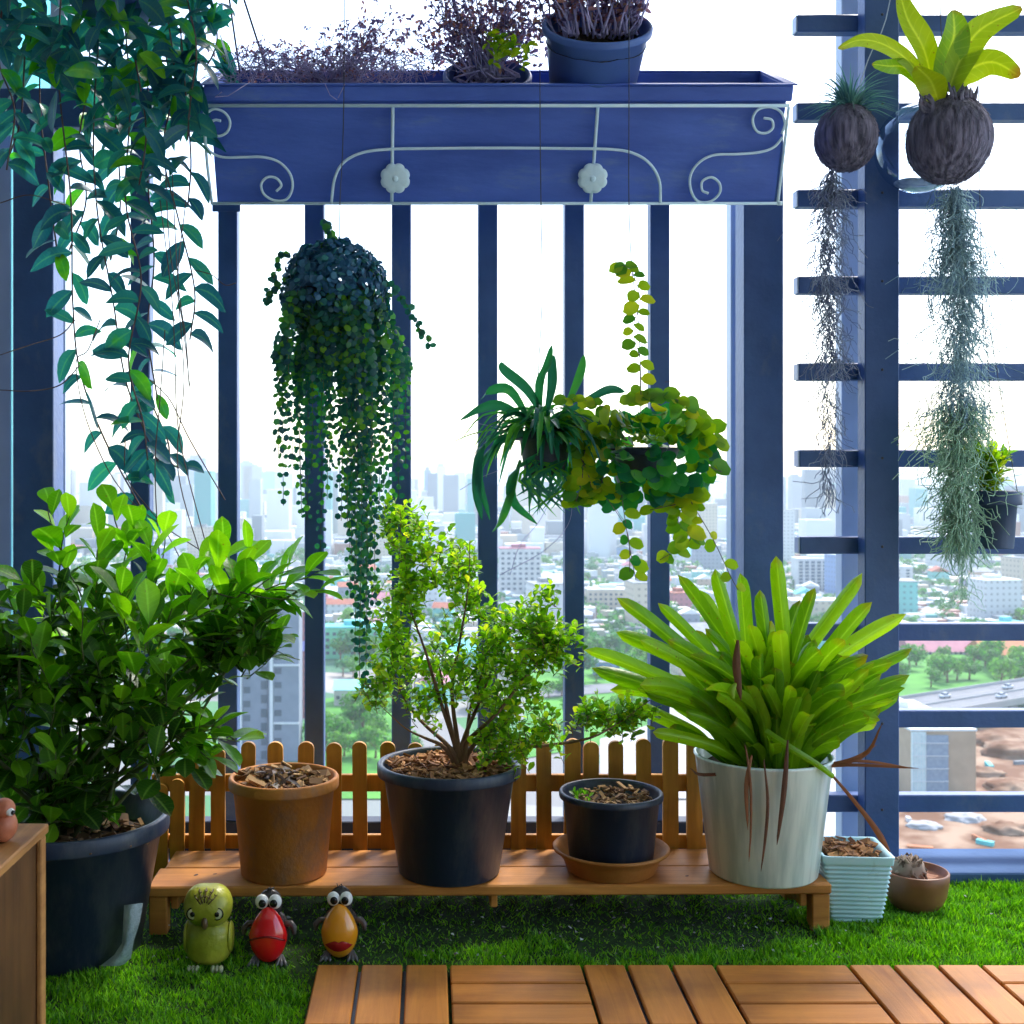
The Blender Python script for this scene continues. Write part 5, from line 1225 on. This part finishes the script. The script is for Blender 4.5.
# green hotel
x, y, w, d, h = from_px(322, 392, 628, 530, 12); ht = block('hotel', 'mint green four-storey building with a turquoise roof seen left of the middle', x, y, w, d, h, PMt['teal'], 'teal')
bpy.data.objects.remove([o for o in ht.children if o.name.startswith('wall')][0])
q = MB(); q.box((x-w/2, y-d/2, GZ), (x+w/2, y+d/2, GZ+h)); q.build('wall', mat('mint_paint', (.14, .5, .28)), ht)
windows(ht, x, 530, [CZ-(yy-CY)*530/F for yy in (634, 640, 647, 653)], [-13, -10, -7.5, -2, 1, 4, 8, 11, 13.6], 1.5, 1.4)
# specific low buildings
def pxblock(name, label, x0, x1, yt, D, dep, m, roof, rt='flat', wins=None, cat='building'):
    x, y, w, d, h = from_px(x0, x1, yt, D, dep); t = block(name, label, x, y, w, d, h, m, roof, rt, cat=cat)
    if wins:
        nx, nz, ww, wh = wins; windows(t, x, D, [GZ+h-1.2-(i+.5)*((min(h-3, wins[1]*3.2)))/nz for i in range(nz)], [-w/2+w*(i+.5)/nx for i in range(nx)], ww, wh)
    return t
pxblock('shed', 'pale turquoise gabled shed roof low behind the middle black pot', 334, 366, 690, 420, 10, PMt['white'], 'cyan', 'gable', (4, 1, 1.2, 1.2))
pxblock('apartment_tower', 'white apartment block under a pink roof edge between the two middle bars', 500, 541, 549, 760, 16, PMt['white'], 'pink', wins=(7, 8, 1.8, 1.5))
pxblock('building', 'long pale block with rows of small windows left of the rosette plant tips', 588, 634, 590, 700, 14, PMt['cream'], 'white', wins=(9, 4, 1.4, 1.3))
pxblock('building', 'pale arcaded building with a dark roof line just above the leftmost rosette leaf tips', 612, 662, 586, 730, 14, PMt['white'], 'grey', wins=(8, 3, 1.7, 2.2))
pxblock('building', 'lilac painted block behind the round-leaved vine near the wide railing post', 691, 725, 514, 1500, 30, RM['purple'], 'purple')
pxblock('building', 'white hall with a turquoise gable roof below the lilac block', 682, 713, 556, 1050, 24, PMt['white'], 'teal', 'gable')
t = pxblock('apartment_tower', 'white apartment slab with rows of balconies seen above the rosette plant at the right', 798, 846, 559, 820, 16, PMt['white'], 'white', wins=(8, 9, 2.6, 1.7))
pxblock('apartment_tower', 'narrow white tower just right of the thick screen post', 893, 913, 567, 800, 14, PMt['white'], 'white', wins=(2, 8, 2.2, 1.2))
pxblock('building', 'pale block with dark windows under the small hanging pot at the right edge', 974, 1004, 606, 700, 16, PMt['white'], 'teal', wins=(5, 3, 1.6, 1.9))
pxblock('building', 'white low-rise block at the right edge of the photo above the pink hall', 1006, 1040, 600, 690, 16, PMt['cream'], 'white', wins=(6, 3, 1.5, 1.8))
pxblock('market_hall', 'long hall with a pink roof seen between the slats at the right', 912, 984, 652, 540, 20, PMt['white'], 'pink', 'gable', (14, 1, 1.2, 1.5))
pxblock('market_hall', 'orange roofed hall at the right edge beside the pink roofed one', 986, 1060, 655, 520, 20, PMt['tan'], 'orange', 'gable')
pxblock('house', 'small house with a pink roof beside the strands of the button-leaf curtain', 372, 396, 600, 700, 14, PMt['white'], 'pink', 'gable')
t = pxblock('warehouse', 'white flat warehouse roof below the flyover at the right', 878, 944, 716, 370, 24, PMt['white'], 'white')
# half-finished block with a scaffolded glass side
x, y, w, d, h = from_px(911, 976, 731, 300, 15); t = block('office_block', 'boxy glass and beige office block between the two lowest slats', x, y, w, d, h, PMt['tan'], 'white')
q = MB(); q.box((x-w/2, 299.4, GZ+.2), (x-w/2+w*.22, 299.98, GZ+h-.2)); gp = q.build('glass_wall', mat('grid_glass', (.45, .6, .62), (.6, .72, .72), 1, .2), t)
q = MB(); q.box((x-w/2+w*.225, 299.4, GZ+.2), (x-w/2+w*.56, 299.98, GZ+h-1)); q.build('grey_front', mat('grey_front', (.17, .22, .3), (.22, .28, .36), 1, .5), t)
for k in range(6): 
    q = MB(); q.box((x-w/2+w*.04*k, 299.2, GZ+.2), (x-w/2+w*.04*k+.12, 299.38, GZ+h-.2)); q.build('fin', RM['white'], t)
for k in range(5): 
    q = MB(); q.box((x-w/2, 299.0, GZ+1.5+k*h/5.4), (x-w/2+w*.56, 299.19, GZ+1.65+k*h/5.4)); q.build('fin', RM['white'], t)

# roads, earth and lawns as thin sheets on the ground
def sheet(name, pts, z, m):
    q = MB(); q.add([Vector((*G(px, py).xy, GZ+z)) for px, py in pts], [tuple(range(len(pts)))], smooth=False); return struct(q.build(name, m))
lawn = mat('lawn', (.03, .17, .01), (.07, .28, .02), .05, .95); earth = mat('earth', (.13, .05, .016), (.3, .2, .13), .09, .95, lo=.4, hi=.6); pale = mat('concrete', (.3, .3, .3), (.38, .38, .38), .05, .9)
sheet('ground', [(880, 860), (1200, 860), (1200, 728), (980, 728), (950, 745), (880, 800)], .25, earth)
sheet('ground', [(820, 860), (893, 860), (893, 735), (850, 735), (820, 780)], .2, pale)
sheet('ground', [(895, 712), (1100, 672), (1100, 652), (895, 656)], .35, lawn)
sheet('ground', [(312, 800), (420, 800), (400, 690), (320, 700)], .35, lawn); sheet('ground', [(520, 760), (660, 735), (640, 640), (530, 660)], .3, lawn); sheet('ground', [(600, 800), (740, 800), (740, 700), (600, 740)], .4, pale)
sheet('ground', [(790, 660), (860, 650), (860, 612), (780, 615)], .3, lawn)
asph = mat('asphalt', (.11, .12, .14), (.15, .16, .18), .1, .85)
def deck_road(name, a, b_, wid, hgt):
    """an elevated road between two ground points"""
    A, B = G(*a), G(*b_); d = (B-A); d.z = 0; n = Vector((-d.y, d.x, 0)).normalized()*wid/2; q = MB()
    def slab(n0, n1, z0, z1, mi): 
        vs = [A+n0, B+n0, B+n1, A+n1]; vs = [Vector((v.x, v.y, GZ+z0)) for v in vs]+[Vector((v.x, v.y, GZ+z1)) for v in vs]; q.add(vs, [(3, 2, 1, 0), (4, 5, 6, 7), (0, 1, 5, 4), (1, 2, 6, 5), (2, 3, 7, 6), (3, 0, 4, 7)], mi, False)
    slab(-n, n, hgt-1, hgt, 0); slab(-n*1.03, -n*1.002, hgt-1.2, hgt+1, 1); slab(n*1.002, n*1.03, hgt-1.2, hgt+1, 1); slab(-n*.012, n*.012, hgt+.01, hgt+.6, 1)
    for s in (.48, -.48): slab(n*(s-.008), n*(s+.008), hgt+.02, hgt+.03, 1)
    k = int(d.length/30)
    for i in range(k):
        c_ = A+d*((i+.5)/k); q.box((c_.x-1.2, c_.y-1.2, GZ), (c_.x+1.2, c_.y+1.2, GZ+hgt-1.01), 1)
    return struct(q.build(name, [asph, pale]))
deck_road('road', (840, 742), (1150, 688), 22, 7); deck_road('road', (880, 690), (1180, 640), 12, 6) if False else None
sheet('road', [(880, 800), (720, 690), (728, 688), (900, 790)], .5, asph); sheet('road', [(300, 640), (480, 632), (480, 638), (300, 648)], .5, asph); sheet('road', [(530, 690), (740, 676), (740, 684), (530, 700)], .55, asph)
# vehicles on the flyover
def car(x, y, z, rot, m, label):
    t = thing('parked_car', label, 'car', (x, y, z), None); t.name = 'white_van' if 'van' in label else 'small_car'
    q = MB(); q.box((x-2.2, y-.9, z+.3), (x+2.2, y+.9, z+1.1), bev=.15); q.build('body', m, t)
    q = MB(); q.box((x-1.2, y-.8, z+1.11), (x+1.3, y+.8, z+1.75), bev=.2); q.build('cabin', WIN, t)
    for sx in (-1.4, 1.4):
        q = MB(); q.tube([(x+sx, y-.95, z+.33), (x+sx, y+.95, z+.33)], .33, 12); q.build('wheel', M['black'], t)
    t.rotation_euler = (0, 0, rot)
A, B = G(840, 742), G(1150, 688); dr = math.atan2(B.y-A.y, B.x-A.x)
for s, off, lb in ((.52, 4, 'white car on the flyover nearest the right edge of the photo'), (.33, 5, 'white van on the flyover just right of the thick screen post'), (.42, -5, 'pale car on the near lane of the flyover')):
    p = A.lerp(B, s)+Vector((-math.sin(dr), math.cos(dr), 0))*off; car(p.x, p.y, GZ+7.0, dr, RM['white'], lb)

# heaps of earth and rubble on the building site
for i, (px, py, s, lb) in enumerate(((1000, 745, 5, 'brown earth heap on the building site, beside the boxy office block'), (985, 775, 3, 'low earth heap on the building site behind the second lowest slat'), (1012, 790, 4, 'earth heap on the building site at the right edge of the photo'), (925, 828, 2.2, 'small rubble heap on the building site low beside the screen post'), (965, 820, 2.6, 'rubble heap on the building site above the kerb, middle of the gap'), (1008, 832, 3, 'rubble heap on the building site low at the right edge'), (1018, 755, 6, 'tall earth heap on the building site by the right edge under the flyover'))):
    g = G(px, py); q = MB(); q.ell((g.x, g.y, GZ+.3), (s*1.8, s*1.3, s*.55), 28, 16, f=lambda v: v*(1+.35*noise.noise(v*2.3+Vector((i*5, 0, 0)))+.12*noise.noise(v*7)))
    q.solo('earth_heap', [earth, pale][i in (3, 4)], lb, 'heap', 'heaps on the building site', (g.x, g.y, GZ))
for i in range(26):
    px, py = U(900, 1060), U(735, 850); g = G(px, py); a = U(0, 3.14); L_ = U(1.5, 6); w = U(.3, 1.6); q = MB()
    q.box((-L_/2, -w/2, 0), (L_/2, w/2, U(.3, 1.4)), M=Matrix.Translation(Vector((g.x, g.y, GZ+.26))) @ Matrix.Rotation(a, 4, 'Z'))
    ck = rnd.choice(('white', 'grey', 'orange', 'teal')); q.solo('material_pile', RM[ck], f'{"long" if L_ > 3.5 else "short"} {ck} pile of building material on the brown site, {"above" if py < 800 else "below"} the lowest slat', 'pile', 'piles on the building site', (g.x, g.y, GZ+.26))
# the rest of the districts, nearest first, each building on its own
placed = []
for o in sc.objects:
    if o.get('category') in ('building',) : placed.append((o.location.x, o.location.y, 18))
def free(x, y, r):
    for a, b_, c_ in placed:
        if abs(a-x) < (r+c_)*.62 and abs(b_-y) < (r+c_)*.62: return False
    return True
def offroad(px, py): return not (py > 722 or (px > 850 and py > 640) or (300 < px < 420 and py > 640) or (520 < px < 660 and py > 645 and rnd.random() < .7) or (225 < px < 325 and py > 600))
tone = {'white': 'white', 'cream': 'cream', 'grey': 'grey', 'pink': 'pink', 'teal': 'mint green', 'tan': 'tan', 'blue': 'pale blue'}
rn = {'grey': 'grey', 'white': 'white', 'red': 'red brown', 'teal': 'turquoise', 'pink': 'pink', 'blue': 'dark blue', 'orange': 'orange'}
gaps = [(58, 'beside the thick left post', 65, 133), (0, 'at the far left', -60, 65), (0, 'left of the second bar', 133, 229), (0, 'left of the third bar', 229, 315), (0, 'left of the fourth bar', 315, 401), (0, 'left of the fifth bar', 401, 488),
        (0, 'left of the sixth bar', 488, 574), (0, 'left of the seventh bar', 574, 659), (0, 'left of the wide right post', 659, 760), (0, 'right of the wide post', 760, 860), (0, 'behind the slatted screen', 860, 1200)]
def gapname(px):
    for _, n, a, b_ in gaps:
        if a <= px < b_: return n
    return 'at the edge of the view'
count = 0; tries = 0; rng_b = []
while count < 250 and tries < 9000:
    tries += 1
    py = 475 + 300*(U(.13, 1)**1.35); px = U(-60, 1090)
    if not offroad(px, py): continue
    g = G(px, py); big = rnd.random() < .28
    w = U(16, 30) if big else U(8, 15); d = U(12, 22) if big else U(8, 14); h = U(12, 34) if big and rnd.random() < .5 else U(5, 12)
    if rnd.random() < .05 and py < 570: h = U(35, 55); w = U(18, 26); big = True
    if py > 640: h = min(h, 12)
    if not free(g.x, g.y, max(w, d)): continue
    placed.append((g.x, g.y, max(w, d))); rng_b.append((g.y, g.x, w, d, h, big, px)); count += 1
for (yy, xx, w, d, h, big, px) in sorted(rng_b):
    k = rnd.choices(['white', 'cream', 'grey', 'pink', 'teal', 'tan', 'blue'], [10, 5, 3, 1, 1, 2, 1])[0]
    if h > 12: rf, rt, kind, nm = rnd.choice(('white', 'grey')), 'flat', ('tall tower' if h > 34 else 'mid-rise block'), 'apartment_block'
    else: rf, rt, kind, nm = rnd.choices(['grey', 'white', 'red', 'teal', 'pink', 'blue', 'orange'], [5, 5, 4, 2, 1, 1, 1])[0], rnd.choice(('gable', 'gable', 'flat')), ('long low block' if big else 'small house'), ('low_building' if big else 'house')
    dist = 'nearby' if yy < 600 else 'farther' if yy < 1000 else 'hazy' if yy < 1600 else 'faint'
    pitch = 'gabled' if rt == 'gable' else 'flat'
    block(nm, f'{dist} {tone[k]} {kind}, {rn[rf]} {pitch} roof, {gapname(px)}', xx, yy, w, d, h, FM[k], rf, rt, U(-.25, .25), group='buildings of the city below')

# the faint skyline towers, individually
sky_px = [(186, 458, 205), (243, 466, 262), (262, 472, 278), (286, 477, 296), (60, 470, 72), (90, 468, 104), (112, 476, 124), (124, 480, 136), (424, 470, 431), (436, 466, 446), (446, 478, 456), (458, 482, 468), (466, 474, 474), (504, 486, 520), (520, 478, 530), (346, 478, 356), (370, 484, 380),
          (600, 480, 606), (614, 478, 622), (672, 484, 682), (700, 482, 710), (724, 486, 732), (792, 476, 802), (812, 482, 822), (826, 470, 836), (902, 482, 912), (914, 486, 924), (1002, 480, 1014), (166, 466, 176), (240, 462, 252), (326, 482, 336), (478, 486, 490), (640, 488, 652), (556, 486, 566)]
for i, (a, yt, b_) in enumerate(sky_px):
    D = rnd.choice((2100, 2600, 3100)); x, y, w, d, h = from_px(a, b_, yt, D, 26); kk = rnd.choice(('grey', 'blue', 'teal', 'white'))
    t = thing('skyline_tower', f'faint hazy {("short", "slender", "broad")[0 if h < 70 else 2 if w > 28 else 1]} tower on the skyline {gapname((a+b_)/2)}', 'tower', (x, y, GZ), 'skyline towers in the haze')
    q = MB(); q.box((x-w/2, y-d/2, GZ), (x+w/2, y+d/2, GZ+h)); q.build('wall', FM[kk], t)
    q = MB(); q.box((x-w/3, y-d/3, GZ+h+.01), (x+w/4, y+d/3, GZ+h+U(3, 7))); q.build('roof', RM['grey'], t)

# everything beyond reads as one mass
cm, N, Lk, b = nmat('far_city'); g = N.new('ShaderNodeNewGeometry'); cr = N.new('ShaderNodeValToRGB'); e = cr.color_ramp.elements; cr.color_ramp.interpolation = 'CONSTANT'
e[0].color = (.62, .63, .64, 1); e[1].position = .3; e[1].color = (.3, .34, .36, 1)
for pz, c_ in ((.5, (.45, .4, .32)), (.62, (.17, .2, .24)), (.75, (.26, .1, .07)), (.79, (.06, .3, .3)), (.84, (.6, .61, .62))): x = e.new(pz); x.color = (*c_, 1)
Lk.new(g.outputs['Random Per Island'], cr.inputs[0]); Lk.new(cr.outputs[0], b.inputs['Base Color'])
q = MB(); tq = MB()
for k in range(5200):
    yy = 1000/(U(.13, .85)); 
    xx = U(-.42, .56)*yy; s = 1 if yy < 2500 else 1.6
    w, d = U(9, 30)*s, U(9, 26)*s; h = U(6, 18) if rnd.random() < .86 else U(18, 45) if rnd.random() < .8 else U(45, 90)
    if yy < 1500 and not free(xx, yy, max(w, d)): continue
    q.box((xx-w/2, yy-d/2, GZ), (xx+w/2, yy+d/2, GZ+h))
for k in range(6000):          # small sheds and houses in the gaps, too small to tell apart
    py = U(500, 655); px = U(-60, 1090)
    if not offroad(px, py): continue
    g_ = G(px, py); w, d, h = U(5, 11), U(4, 9), U(3, 8)
    if not free(g_.x, g_.y, 5): continue
    q.box((g_.x-w/2, g_.y-d/2, GZ), (g_.x+w/2, g_.y+d/2, GZ+h))
for k in range(1900):          # leafy clumps between the roofs
    py = 475+185*(U(.1, 1)**1.2); px = U(-60, 1090); g_ = G(px, py)
    if (px > 850 and py > 645) or not free(g_.x, g_.y, 3): continue
    r_ = U(3, 6.5)
    for j in range(26):
        v = rvec(); p_ = Vector((g_.x, g_.y, GZ+r_*.7)) + Vector((v.x*r_*1.3, v.y*r_, abs(v.z)*r_)); n_ = (v+rvec()*.6).normalized(); a_ = n_.orthogonal().normalized()*r_*.3; c_ = n_.cross(a_)
        tq.add([p_-a_, p_-c_, p_+a_, p_+c_], [(0, 1, 2, 3)], smooth=False)
o = q.build('distant_city', cm); stuff(o, 'pale hazy mass of distant city buildings spreading to the skyline', 'city')

o = tq.build('distant_trees', leafmat('far_leaf', [(0, (.02, .1, .05)), (.6, (.03, .16, .05)), (1, (.07, .22, .04))], .25, .8)); stuff(o, 'green tree clumps scattered between the roofs of the distant city', 'trees')
# trees: three kinds of crown, every tree a thing of its own
LT = [leafmat('city_tree_leaf', [(0, (.015, .09, .01)), (.6, (.04, .19, .012)), (1, (.08, .28, .015))], .3, .7), leafmat('city_tree_leaf_light', [(0, (.05, .16, .015)), (1, (.14, .36, .03))], .3, .7), leafmat('city_tree_leaf_blue', [(0, (.015, .09, .05)), (1, (.04, .2, .1))], .3, .7)]
protos = []
for k in range(4):
    tr = MB(); tr.tube([(0, 0, 0), (.15, .1, 2.2), (0, 0, 4.5)], [.4, .3, .15], 7)
    for j in range(4): a = j*1.6; tr.tube([(0, 0, 2.4+j*.3), (math.cos(a)*1.6, math.sin(a)*1.6, 4.6)], [.16, .07], 5)
    cr_ = MB(); blobs = [Vector((U(-2.6, 2.6), U(-2.6, 2.6), U(3.8, 7))) for _ in range(8)]
    for j in range(520):
        b0 = rnd.choice(blobs); v = rvec(); p = b0+v*U(1.2, 2.0); n = (v+rvec()*.7).normalized(); a = n.orthogonal().normalized()*U(.3, .62); c_ = n.cross(a)
        cr_.add([p-a, p-c_*.8, p+a, p+c_*.8], [(0, 1, 2, 3)], smooth=False)
    m1 = tr.build('trunk', M['bark']); m2 = cr_.build('crown', LT[k % 3]); protos.append((m1.data, m2.data)); bpy.data.objects.remove(m1); bpy.data.objects.remove(m2)
def tree(x, y, s, k, label, z=0):
    t = bpy.data.objects.new('city_tree', None); sc.collection.objects.link(t); t.location = (x, y, GZ+z); t.scale = (s, s, s*U(.85, 1.1)); t.rotation_euler = (0, 0, U(0, 6.28))
    t['label'] = label; t['category'] = 'tree'; t['group'] = 'trees among the city buildings'
    for nm, me in zip(('trunk', 'crown'), protos[k]):
        o = bpy.data.objects.new(nm, me); sc.collection.objects.link(o); o.parent = t
kindn = ['round dark green tree', 'bright green tree', 'blue green tree', 'dense dark green tree']
nt = 0
zones = [((318, 700, 412, 770), 26, 1.0, 'in the grove left of the middle shrub'), ((530, 640, 655, 735), 30, .95, 'in the park right of the middle shrub'), ((895, 662, 1060, 690), 44, 1.0, 'in the green belt beyond the flyover'), ((785, 610, 860, 650), 12, 1, 'beside the slatted screen left of its post'),
         ((330, 655, 400, 680), 8, .9, 'in front of the mint green building')]
for (x0, y0, x1, y1), n, s, place in zones:
    for i in range(n):
        px, py = U(x0, x1), U(y0, y1); g = G(px, py); k = rnd.choice((0, 1, 1, 3)); tree(g.x, g.y, s*U(.8, 1.35), k, f'{kindn[k]} {place}')
tries = 0
while nt < 150 and tries < 5000:
    tries += 1; py = 475+250*(U(.15, 1)**1.3); px = U(-40, 1070); g = G(px, py)
    if not free(g.x, g.y, 5) or py > 700: continue
    k = rnd.choice((0, 1, 2, 3)); s = U(.8, 1.6); placed.append((g.x, g.y, 4)); nt += 1
    tree(g.x, g.y, s, k, f'{kindn[k]} among the roofs {gapname(px)}')

# haze: one closed box round everything, sky outside
q = MB(); q.box((-6200, -300, GZ-1), (6200, 9000, 45))
o = q.build('haze', []); o.data.materials.clear(); hz = bpy.data.materials.new('haze'); hz.use_nodes = True; N = hz.node_tree.nodes; N.clear()
pv = N.new('ShaderNodeVolumePrincipled'); out = N.new('ShaderNodeOutputMaterial'); hz.node_tree.links.new(pv.outputs[0], out.inputs['Volume'])
pv.inputs['Color'].default_value = (.86, .95, 1, 1); pv.inputs['Density'].default_value = HAZE; pv.inputs['Anisotropy'].default_value = .2
o.data.materials.append(hz); stuff(o, 'pale bluish haze lying over the whole city and balcony', 'haze')

# ------------------------------------------------------------ crumbs lying on the turf
q = MB()
for k in range(420):
    x, y = U(-.65, .98), U(2.76, 3.2)
    if rnd.random() < .25: x, y = U(-1.0, 1.6), U(2.72, 3.25)
    s = U(.002, .0055); a = U(0, 3.14); v = [Vector((x+math.cos(a+g)*s*U(.5, 1.4), y+math.sin(a+g)*s*U(.4, 1), U(.014, .02))) for g in (0, 1.57, 3.14, 4.71)]
    q.add(v, [(0, 1, 2, 3)], smooth=False)
o = q.build('crumbs', mat('pale_crumbs', (.12, .1, .07), (.6, .62, .6), 1, .9, lo=.3, hi=1, island=True)); stuff(o, 'pale crumbs and dry bits scattered on the turf under the bench', 'crumbs')
